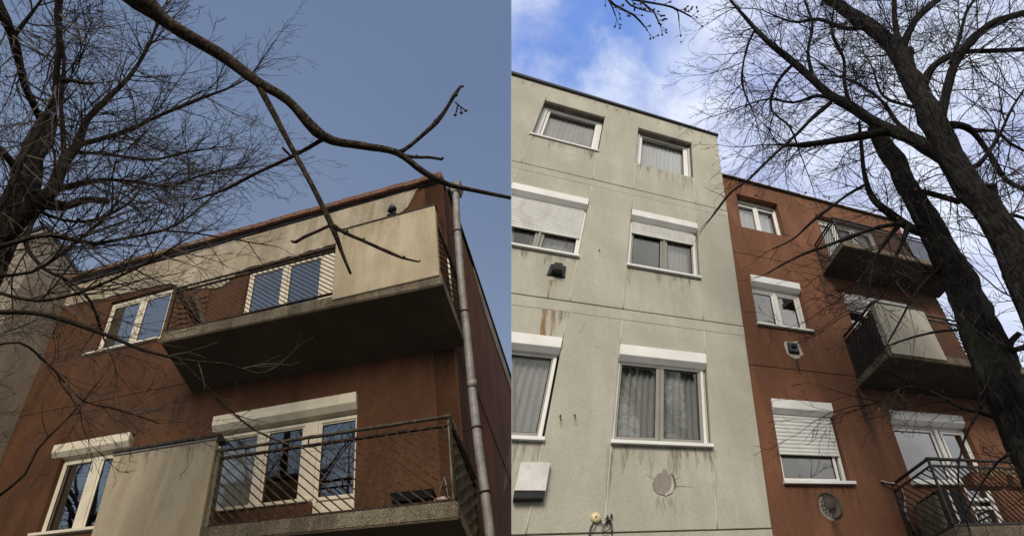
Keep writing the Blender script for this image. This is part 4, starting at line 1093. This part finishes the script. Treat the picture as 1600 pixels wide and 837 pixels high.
FORKED_TREE = [
    [(3.24, 3.99, 1.85, 0.1894), (3.19, 3.84, 2.59, 0.1906), (3.27, 3.92, 3.11, 0.182), (3.37, 4.02, 3.43, 0.1727), (3.43, 4.08, 3.74, 0.1632), (3.49, 4.12, 4.06, 0.1567), (3.6, 4.21, 4.41, 0.1611), (3.63, 4.19, 4.73, 0.1502), (3.73, 4.23, 5.12, 0.1436), (3.79, 4.27, 5.52, 0.1418), (3.79, 4.26, 5.83, 0.1267), (3.8, 4.25, 6.14, 0.1171), (3.85, 4.27, 6.71, 0.11), (3.91, 4.32, 7.24, 0.105), (3.92, 4.34, 7.66, 0.1014), (3.94, 4.34, 8.11, 0.0844)],
    [(3.78, 4.3, 6.09, 0.062), (3.62, 4.27, 6.11, 0.0517), (3.51, 4.27, 6.27, 0.049), (3.36, 4.19, 6.35, 0.042), (3.31, 4.19, 6.5, 0.0391), (3.29, 4.15, 6.69, 0.0289), (3.35, 4.14, 7.0, 0.0261), (3.42, 4.1, 7.33, 0.023), (3.54, 4.06, 7.82, 0.016)],
    [(3.83, 4.25, 6.58, 0.0361), (3.91, 4.21, 6.63, 0.0361), (3.96, 4.1, 6.45, 0.0315), (4.14, 4.08, 6.32, 0.031)],
    [(3.64, 4.21, 4.41, 0.05), (3.66, 4.1, 4.39, 0.0299), (3.7, 4.03, 4.46, 0.0245), (3.77, 3.98, 4.51, 0.0218)],
    [(3.68, 4.2, 4.43, 0.0333), (3.7, 4.08, 4.4, 0.0218), (3.83, 4.06, 4.43, 0.0191), (4.03, 4.02, 4.47, 0.0163)],
    [(3.53, 4.24, 6.15, 0.031), (3.47, 4.24, 6.15, 0.0241), (3.24, 4.27, 6.12, 0.0207), (2.93, 4.26, 5.98, 0.0169), (2.6, 4.26, 5.83, 0.0167), (2.4, 4.31, 5.78, 0.0133), (2.16, 4.3, 5.64, 0.0098), (1.96, 4.38, 5.56, 0.0066)],
    [(3.53, 4.22, 6.17, 0.031), (3.44, 4.28, 6.11, 0.0241), (3.22, 4.36, 5.87, 0.0169), (3.04, 4.43, 5.65, 0.0133), (2.85, 4.46, 5.47, 0.0098), (2.64, 4.49, 5.29, 0.0064)],
    [(3.57, 4.25, 6.14, 0.0276), (3.47, 4.29, 5.95, 0.0203), (3.35, 4.31, 5.78, 0.0133), (3.25, 4.35, 5.59, 0.0098), (3.03, 4.4, 5.38, 0.0064)],
    [(3.25, 4.15, 6.69, 0.0181), (2.99, 4.17, 6.52, 0.016), (2.61, 4.28, 6.26, 0.014), (2.34, 4.35, 6.03, 0.0103), (2.12, 4.42, 5.95, 0.0069)],
    [(3.67, 4.26, 5.53, 0.0193), (3.39, 4.21, 5.3, 0.0124), (3.25, 4.2, 5.15, 0.0122), (3.17, 4.29, 5.06, 0.0107), (3.03, 4.32, 4.88, 0.009), (2.93, 4.44, 4.75, 0.0075)],
    [(3.61, 4.22, 4.69, 0.0173), (3.44, 4.2, 4.71, 0.0116), (3.24, 4.22, 4.7, 0.0116), (3.03, 4.25, 4.66, 0.0101), (2.82, 4.3, 4.61, 0.0072), (2.72, 4.33, 4.57, 0.0058)],
    [(3.37, 4.2, 3.83, 0.0179), (3.22, 4.17, 3.87, 0.0128), (3.07, 4.14, 3.9, 0.0115), (2.96, 4.16, 4.02, 0.0104), (2.85, 4.2, 4.12, 0.0093), (2.69, 4.21, 4.11, 0.008), (2.52, 4.28, 4.03, 0.0067), (2.37, 4.31, 4.01, 0.0053)],
    [(3.49, 4.19, 4.14, 0.016), (3.22, 4.15, 3.88, 0.0102), (3.05, 4.2, 3.69, 0.0075), (2.93, 4.23, 3.5, 0.0061), (2.86, 4.3, 3.28, 0.006), (2.87, 4.39, 3.03, 0.0047)],
    [(3.3, 4.07, 3.52, 0.0143), (3.15, 4.14, 3.45, 0.0096), (3.01, 4.27, 3.31, 0.0072), (2.91, 4.4, 3.17, 0.0048)],
    [(3.74, 4.32, 5.48, 0.0161), (3.42, 4.22, 5.43, 0.0127), (3.11, 4.21, 5.3, 0.0093), (2.87, 4.26, 5.09, 0.0076), (2.75, 4.3, 5.05, 0.0061)],
]
GREAT_TREE = [
    [(3.15, 3.17, 2.15, 0.195), (3.03, 3.08, 2.84, 0.1808), (3.12, 3.09, 3.56, 0.17), (3.25, 3.16, 4.08, 0.1244), (3.35, 3.2, 4.47, 0.1194), (3.46, 3.26, 4.85, 0.1176), (3.48, 3.25, 5.16, 0.112), (3.51, 3.28, 5.42, 0.1083), (3.53, 3.31, 5.69, 0.1098), (3.62, 3.35, 6.23, 0.112), (3.68, 3.35, 6.67, 0.1114), (3.81, 3.41, 7.34, 0.1031), (3.9, 3.42, 7.92, 0.1058), (3.96, 3.42, 8.36, 0.1026), (3.93, 3.41, 8.67, 0.0892), (3.85, 3.44, 9.23, 0.0856), (3.72, 3.45, 9.66, 0.08), (3.55, 3.43, 10.13, 0.0738)],
    [(3.53, 3.24, 5.31, 0.0544), (3.59, 3.23, 5.47, 0.0472), (3.59, 3.18, 5.52, 0.0444)],
    [(3.91, 3.4, 7.95, 0.0529), (3.99, 3.37, 8.13, 0.0422), (4.05, 3.35, 8.29, 0.0389)],
    [(3.91, 3.42, 8.22, 0.0467), (4.02, 3.35, 8.59, 0.036), (4.09, 3.25, 8.99, 0.0329), (4.2, 3.08, 9.47, 0.0296)],
    [(3.95, 3.44, 8.19, 0.0544), (4.04, 3.33, 8.46, 0.0473), (4.31, 3.23, 8.86, 0.0406), (4.62, 3.21, 9.19, 0.0375), (4.96, 3.18, 9.51, 0.0299)],
    [(3.61, 3.41, 6.17, 0.0809), (3.54, 3.45, 6.42, 0.0709), (3.47, 3.49, 6.67, 0.0633), (3.33, 3.58, 7.01, 0.0595), (3.19, 3.62, 7.41, 0.055), (3.02, 3.63, 7.7, 0.0491), (2.88, 3.63, 8.14, 0.0434), (2.71, 3.61, 8.6, 0.0452), (2.53, 3.57, 8.94, 0.0338), (2.38, 3.53, 9.43, 0.0263), (2.2, 3.45, 9.96, 0.0182), (2.12, 3.4, 10.16, 0.0138)],
    [(3.34, 3.56, 6.88, 0.0517), (3.19, 3.65, 6.94, 0.042), (2.95, 3.74, 6.98, 0.0391), (2.64, 3.84, 7.03, 0.0289), (2.46, 3.84, 7.02, 0.0217), (2.27, 3.84, 7.03, 0.0144)],
    [(3.79, 3.38, 6.79, 0.0533), (3.89, 3.32, 7.0, 0.0474), (4.0, 3.24, 7.23, 0.0448), (4.14, 3.12, 7.51, 0.042), (4.42, 2.98, 7.81, 0.0391), (4.63, 2.87, 7.93, 0.0427), (4.98, 2.79, 8.02, 0.0356), (5.33, 2.74, 8.07, 0.0284)],
    [(3.9, 3.42, 7.48, 0.0433), (3.97, 3.3, 7.62, 0.0325), (4.09, 3.21, 7.71, 0.0325), (4.34, 3.14, 7.79, 0.0289), (4.69, 3.12, 7.8, 0.0253), (5.13, 3.11, 7.82, 0.0253)],
    [(3.74, 3.29, 6.59, 0.0322), (3.87, 3.29, 6.58, 0.0258), (4.0, 3.34, 6.54, 0.0258), (4.09, 3.43, 6.29, 0.0253), (4.18, 3.54, 6.02, 0.0218), (4.34, 3.55, 5.86, 0.0214)],
    [(4.0, 3.34, 6.54, 0.0193), (4.22, 3.33, 6.54, 0.0161), (4.38, 3.42, 6.45, 0.0129), (4.58, 3.49, 6.38, 0.0097)],
    [(3.01, 3.68, 7.64, 0.0227), (2.75, 3.75, 7.42, 0.0186), (2.53, 3.82, 7.2, 0.0183), (2.11, 3.83, 6.74, 0.0158), (1.82, 3.86, 6.42, 0.0136), (1.61, 3.88, 6.24, 0.0117), (1.45, 3.93, 6.04, 0.0098), (1.33, 3.95, 5.87, 0.0064)],
    [(2.76, 3.62, 8.45, 0.0243), (2.55, 3.78, 8.27, 0.0203), (2.44, 3.95, 7.94, 0.016), (2.64, 4.05, 7.68, 0.0118), (2.72, 4.21, 7.36, 0.0078)],
    [(3.15, 3.62, 7.41, 0.0257), (3.17, 3.52, 7.81, 0.0227), (3.25, 3.42, 8.22, 0.0194), (3.2, 3.3, 8.65, 0.016), (3.33, 3.11, 9.14, 0.0123)],
    [(2.92, 3.65, 8.11, 0.0237), (2.94, 3.51, 8.57, 0.0203), (3.08, 3.38, 9.0, 0.0167), (3.06, 3.24, 9.45, 0.0128)],
    [(3.88, 3.44, 9.09, 0.0338), (3.59, 3.5, 9.17, 0.0257), (3.29, 3.46, 9.36, 0.0217), (3.02, 3.57, 9.53, 0.0133), (2.7, 3.53, 9.73, 0.009)],
    [(3.53, 3.49, 6.66, 0.0233), (3.5, 3.55, 7.04, 0.021), (3.52, 3.57, 7.47, 0.0183), (3.37, 3.58, 7.9, 0.0153), (3.19, 3.58, 8.05, 0.0117)],
    [(3.53, 3.31, 5.83, 0.0236), (3.71, 3.25, 5.9, 0.0177), (3.96, 3.14, 6.16, 0.015), (4.16, 3.02, 6.44, 0.0122), (4.36, 2.94, 6.67, 0.0093)],
    [(3.75, 3.4, 7.06, 0.0241), (3.64, 3.43, 7.17, 0.0175), (3.47, 3.47, 7.43, 0.0144), (3.46, 3.37, 7.83, 0.0112)],
    [(3.45, 3.21, 5.05, 0.0209), (3.6, 3.23, 5.18, 0.016), (3.73, 3.25, 5.16, 0.0133)],
    [(4.09, 3.12, 7.51, 0.021), (4.33, 3.03, 7.91, 0.0181), (4.47, 2.87, 8.22, 0.0147), (4.69, 2.77, 8.49, 0.0112)],
    [(3.02, 3.65, 7.67, 0.0227), (2.88, 3.68, 7.79, 0.0192), (2.64, 3.79, 7.82, 0.0156), (2.37, 3.81, 7.94, 0.0118), (2.12, 3.92, 7.97, 0.008)],
    [(2.43, 3.54, 9.27, 0.0173), (2.3, 3.75, 9.04, 0.013), (2.22, 3.99, 8.63, 0.0128), (2.32, 4.17, 8.29, 0.0084)],
]
BUDDING_BRANCH = [
    [(-0.09, 1.5, 5.87, 0.0133), (0.14, 1.66, 5.85, 0.0114), (0.28, 1.79, 5.85, 0.0093), (0.42, 1.84, 5.8, 0.007), (0.5, 1.9, 5.74, 0.0047)],
    [(0.14, 1.66, 5.85, 0.0114), (0.32, 1.71, 5.8, 0.0091), (0.56, 1.78, 5.86, 0.0082), (0.7, 1.8, 5.84, 0.007), (0.84, 1.85, 5.79, 0.0047)],
    [(0.23, 1.72, 5.78, 0.0068), (0.26, 1.76, 5.74, 0.0046), (0.28, 1.8, 5.7, 0.0046)],
    [(0.46, 1.75, 5.82, 0.0069), (0.56, 1.82, 5.82, 0.0058), (0.6, 1.87, 5.77, 0.0047)],
    [(0.68, 1.8, 5.85, 0.007), (0.74, 1.82, 5.82, 0.0047), (0.75, 1.87, 5.77, 0.0047)],
    [(0.34, 1.71, 5.8, 0.0068), (0.39, 1.75, 5.75, 0.0057), (0.51, 1.78, 5.72, 0.0046)],
]


def spline(pts, step=0.06):
    """smooth a limb given as (x, y, z, radius) points"""
    P = np.array(pts, float)
    out = []
    n = len(P)
    for i in range(n - 1):
        p0, p1, p2, p3 = P[max(i - 1, 0)], P[i], P[i + 1], P[min(i + 2, n - 1)]
        k = max(2, int(np.linalg.norm(p2[:3] - p1[:3]) / step))
        for j in range(k):
            t = j / k
            out.append(0.5 * ((2 * p1) + (-p0 + p2) * t + (2 * p0 - 5 * p1 + 4 * p2 - p3) * t * t + (-p0 + 3 * p1 - 3 * p2 + p3) * t ** 3))
    out.append(P[-1])
    o = np.array(out); o[:, 3] = np.maximum(o[:, 3], 0.0015)
    return o


def limb_mesh(mb, pts, rough=0.10, seg=None, wob=0.0):
    S = spline(pts, 0.05 if pts[0][3] > .03 else 0.08)
    rmax = S[:, 3].max()
    seg = seg or (40 if rmax > .08 else 14 if rmax > .03 else 7 if rmax > .012 else 5)
    rings = []; prev = None
    N = len(S)
    ph = random.uniform(0, 50)
    if rmax < .06:      # nodes and old scars swell the limb here and there
        for _k in range(max(1, N // 9)):
            c_ = random.randrange(N); a_ = random.uniform(.12, .38)
            for j in range(max(0, c_ - 2), min(N, c_ + 3)): S[j, 3] *= 1 + a_ * (1 - abs(j - c_) / 3)
    for i in range(N):
        p = Vector(S[i, :3]); r = S[i, 3]
        d = Vector(S[min(i + 1, N - 1), :3] - S[max(i - 1, 0), :3]).normalized()
        x = d.orthogonal().normalized() if prev is None else (prev - d * prev.dot(d)).normalized()
        prev = x; y = d.cross(x)
        if wob: p = p + Vector(noise.noise_vector(Vector((i * .11, ph, 1)))) * wob * r
        rg = []
        for k in range(seg):
            a = 6.2832 * k / seg
            q = x * math.cos(a) + y * math.sin(a)
            f = 1.0
            if rmax > .03:
                f += rough * (abs(noise.noise(Vector((math.cos(a) * 5.5 + ph, math.sin(a) * 5.5, i * .10)))) * 2 - .5)
                f += rough * .5 * (abs(noise.noise(Vector((math.cos(a) * 9 + ph, math.sin(a) * 9, i * .3)))) * 2 - .4)
                f += rough * .8 * noise.noise(Vector((math.cos(a) * 1.2, math.sin(a) * 1.2 + ph, i * .06)))
            elif rmax > .008:
                f += .18 * noise.noise(Vector((a, ph, i * .5)))
            rg.append(mb.bm.verts.new(p + q * r * f))
        rings.append(rg)
    for a, b in zip(rings, rings[1:]):
        for k in range(seg):
            f = mb.bm.faces.new((a[k], a[(k + 1) % seg], b[(k + 1) % seg], b[k])); f.smooth = True
    mb.bm.faces.new(rings[0]); mb.bm.faces.new(rings[-1])
    return S


class Twigs:
    """fine twigs of one tree gathered as three-sided tapering prisms"""
    def __init__(s, rng): s.v = []; s.f = []; s.rng = rng; s.tips = []

    def seg(s, p, q, r0, r1):
        d = q - p; L = np.linalg.norm(d)
        if L < 1e-5: return
        d = d / L
        a = np.cross(d, (0.31, 0.87, 0.38)); a /= np.linalg.norm(a); b = np.cross(d, a)
        i = len(s.v)
        for c, r in ((p, r0), (q, r1)):
            s.v.append(c + a * r); s.v.append(c + (-.5 * a + .866 * b) * r); s.v.append(c + (-.5 * a - .866 * b) * r)
        s.f += [(i, i + 1, i + 4, i + 3), (i + 1, i + 2, i + 5, i + 4), (i + 2, i, i + 3, i + 5)]

    def grow(s, p, d, L, r, lvl, spread, pull, rmin=.0016):
        g = s.rng
        n = max(3, int(L / 0.07)); step = L / n
        for i in range(n):
            d = d + g.normal(0, .10, 3) + pull * .03
            d /= np.linalg.norm(d)
            q = p + d * step
            t = (i + 1) / n
            r1 = max(rmin, r * (1 - .75 * t / 1.0))
            s.seg(p, q, max(rmin, r * (1 - .75 * i / n)), r1)
            p = q
            if lvl > 0 and i >= 0 and g.random() < (.62 if lvl > 1 else .5):
                ax = np.cross(d, g.normal(0, 1, 3)); ax /= np.linalg.norm(ax)
                a = g.uniform(.4, .95) * spread
                dd = d * math.cos(a) + ax * math.sin(a)
                s.grow(p, dd, L * g.uniform(.35, .65) * (1 - .35 * t), r1 * .7, lvl - 1, spread, pull, rmin)
        s.tips.append((p, d))

    def along(s, S, every, L, r, lvl, spread=1.0, pull=(0, 0, 0), start=0.15, fwd=.75, rmin=.0016):
        g = s.rng
        P = S[:, :3]; seg = np.linalg.norm(np.diff(P, axis=0), axis=1); tot = seg.sum(); acc = 0; nxt = tot * start
        pull = np.array(pull, float)
        for i in range(len(seg)):
            acc += seg[i]
            if acc >= nxt:
                nxt = acc + every * g.uniform(.6, 1.4)
                d = P[i + 1] - P[i]; d /= np.linalg.norm(d)
                ax = np.cross(d, g.normal(0, 1, 3)); ax /= np.linalg.norm(ax)
                a = g.uniform(.5, 1.15) * spread
                dd = d * math.cos(a) * fwd + ax * math.sin(a) + pull * .25
                dd /= np.linalg.norm(dd)
                t = acc / tot
                s.grow(P[i + 1].copy(), dd, L * g.uniform(.6, 1.25) * (1 - .35 * t), min(r, S[i, 3] * .6 + .001), lvl, spread, pull, rmin)
        if S[-1, 3] < .02:
            d = P[-1] - P[-2]; d /= np.linalg.norm(d)
            s.grow(P[-1].copy(), d, L * .9, max(rmin, min(r * 1.2, S[-1, 3])), lvl, spread, pull, rmin)

    def build(s, name, mat, parent):
        me = bpy.data.meshes.new(name)
        base = origin_of(parent)
        V = np.array(s.v, dtype=np.float64) - np.array(base)
        me.from_pydata(V.tolist(), [], s.f)
        me.materials.append(mat)
        o = bpy.data.objects.new(name, me); col.objects.link(o); o.parent = parent
        o["kind"] = "stuff"
        return o


def leaves(name, pts, mat, parent, size=.035):
    """withered leaves still hanging on: small folded blades at twig tips"""
    mb = MB()
    for p in pts:
        p = Vector(p); d = Vector((random.gauss(0, .4), random.gauss(0, .4), -1)).normalized()
        x = d.orthogonal().normalized(); a = random.uniform(0, 6.28); x = (x * math.cos(a) + d.cross(x) * math.sin(a)); L = size * random.uniform(.6, 1.3); n_ = d.cross(x) * L * .22
        q = [p, p + d * L * .5 + x * L * .34 + n_, p + d * L, p + d * L * .5 - x * L * .34 + n_, p + d * L * .5]
        mb._faces(q, [(0, 1, 4), (1, 2, 4), (2, 3, 4), (3, 0, 4)])
    o = mb.build(name, mat, parent, normals=False)
    if o: o["kind"] = "stuff"
    return o


rng = np.random.default_rng(5)

# ---- big thick branch crossing the left half, nearest to the street
fg = thing("bare_branch", "thick bare branch crossing the clear sky above the cream parapet", "branch", Vector(FOREGROUND_BRANCH[0][0][:3]))
for i, L_ in enumerate(FOREGROUND_BRANCH):
    mb = MB(); limb_mesh(mb, L_, .10, 14 if i == 0 else None, .35)
    if i in (4, 6, 1, 3):       # knobbly buds
        for q in L_[1:]:
            if random.random() < .7:
                mb.lathe((q[0] + .006, q[1], q[2]), (random.gauss(0, 1), random.gauss(0, 1), .6), [(q[3] * .9, 0), (q[3] * .9, q[3] * 1.2), (0, q[3] * 2.2)], 7)
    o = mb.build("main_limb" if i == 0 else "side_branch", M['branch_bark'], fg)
mb = MB()
for (x, y, z, r) in (FOREGROUND_BRANCH[7][-1], FOREGROUND_BRANCH[8][-1], FOREGROUND_BRANCH[9][-1]):
    mb.lathe((x, y, z), (0.1, .2, 1), [(0, -.012), (.009, -.008), (.012, 0), (.008, .01), (0, .014)], 8)
mb.build("seed_head", M['bud'], fg)

# ---- twigs with buds hanging into the top of the picture
bb = thing("bare_branch", "budding twigs hanging in from above over the grey block", "branch", Vector(BUDDING_BRANCH[0][0][:3]))
tw = Twigs(rng)
mb = MB()
for L_ in BUDDING_BRANCH:
    S = limb_mesh(mb, L_)
    tw.along(S, .07, .11, .0035, 1, 1.0, (0.2, -.1, -.8), .35, rmin=.0022)
mb.build("main_limb", M['twig'], bb)
tw.build("twigs", M['twig'], bb)
mb = MB()
for p, d in tw.tips:
    mb.lathe(p, d, [(.003, -.004), (.007, .004), (.006, .012), (0, .018)], 6)
o = mb.build("buds", M['bud'], bb); o["kind"] = "stuff"


def tree(name, label, limbs, bark_m, twig_m, every, L, lvl, pull, spread=1.0, r=.007, leafshare=0.0, seed=1, trunk_twigs=False, rmin=.0018, group=None, extra=None, sparse=()):
    global rng
    rng = np.random.default_rng(seed)
    base = Vector(limbs[0][0][:3]); down = base.copy(); down.z = 0
    t = thing(name, label, "tree", Vector((base.x, base.y, 0)), group)
    tw = Twigs(rng)
    for i, L_ in enumerate(limbs):
        pts = list(L_)
        if i == 0:      # carry the trunk down to the ground, flaring at the foot
            b = pts[0]; nx = pts[1]
            pts = [(b[0], b[1], -.1, b[3] * 1.5), (b[0], b[1], max(.2, b[2] * .35), b[3] * 1.12)] + pts if b[2] > .6 else pts
        mb = MB(); S = limb_mesh(mb, pts, .16 if i == 0 else .12, None, .25)
        mb.build("trunk" if i == 0 else "limb", bark_m, t)
        if i == 0 and not trunk_twigs: continue
        if S[:, 3].max() > .10 and i != 0: pass
        if i in sparse: tw.along(S, every * 3.5, L * .45, r * .6, 1, spread, pull, .3, rmin=rmin); continue
        tw.along(S, every if i else every * 2.2, L * rng.uniform(.8, 1.15), r, lvl, spread, pull, .12 if i else .3, rmin=rmin)
    if extra: extra(tw)
    tw.build("twigs", twig_m, t)
    if leafshare:
        pts = [p for p, d in tw.tips if rng.random() < leafshare]
        leaves("withered_leaves", pts, M['leaf'], t)
    return t, tw


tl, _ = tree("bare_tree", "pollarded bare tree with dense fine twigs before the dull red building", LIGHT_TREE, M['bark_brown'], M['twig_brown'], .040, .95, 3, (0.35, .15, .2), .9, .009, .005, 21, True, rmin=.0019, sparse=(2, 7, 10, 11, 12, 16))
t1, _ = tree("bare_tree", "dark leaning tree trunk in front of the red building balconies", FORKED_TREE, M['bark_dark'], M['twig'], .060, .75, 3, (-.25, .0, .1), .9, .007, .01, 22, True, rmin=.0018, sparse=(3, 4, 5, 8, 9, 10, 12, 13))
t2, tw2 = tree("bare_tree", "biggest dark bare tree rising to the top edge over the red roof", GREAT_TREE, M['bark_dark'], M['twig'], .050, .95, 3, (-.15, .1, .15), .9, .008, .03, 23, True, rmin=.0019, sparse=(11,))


def street_tree(label, x, y, h, seed, lean):
    """a bare tree across the street; the windows mirror it"""
    random.seed(seed)
    top = h * .36
    limbs = [[(x, y, 0.05, .17), (x + lean * .3, y, top * .5, .14), (x + lean, y + .1, top, .11), (x + lean * 1.3, y + .2, h * .7, .07), (x + lean * 1.4, y + .1, h, .02)]]
    for k in range(15):
        a = k * 2.4 + random.uniform(-.4, .4); z0 = top * random.uniform(.75, 1.7); L = h * random.uniform(.25, .42)
        bx, by = x + lean, y + .12
        limbs.append([(bx, by, z0, .055), (bx + math.cos(a) * L * .35, by + math.sin(a) * L * .35, z0 + L * .35, .04),
                      (bx + math.cos(a) * L * .7, by + math.sin(a) * L * .7, z0 + L * .75, .025), (bx + math.cos(a + .3) * L, by + math.sin(a + .3) * L, z0 + L * 1.2, .01)])
    return tree("bare_tree", label, limbs, M['bark_dark'], M['twig'], .30, .9, 2, (0, 0, .3), 1.0, .010, 0, seed, False, rmin=.005, group="bare street trees mirrored in the windows")


street_tree("bare street tree mirrored in the dull red building's windows", -12.5, 3.2, 9.0, 31, .4)
street_tree("smaller bare street tree mirrored in the dull red building's lower windows", -15.3, 6.3, 9.0, 34, -.3)
street_tree("bare street tree mirrored in the grey block's windows", 4.5, -3.5, 11.0, 32, -.5)
street_tree("bare street tree mirrored in the red building's balcony windows", 10.5, -1.0, 10.0, 33, .3)
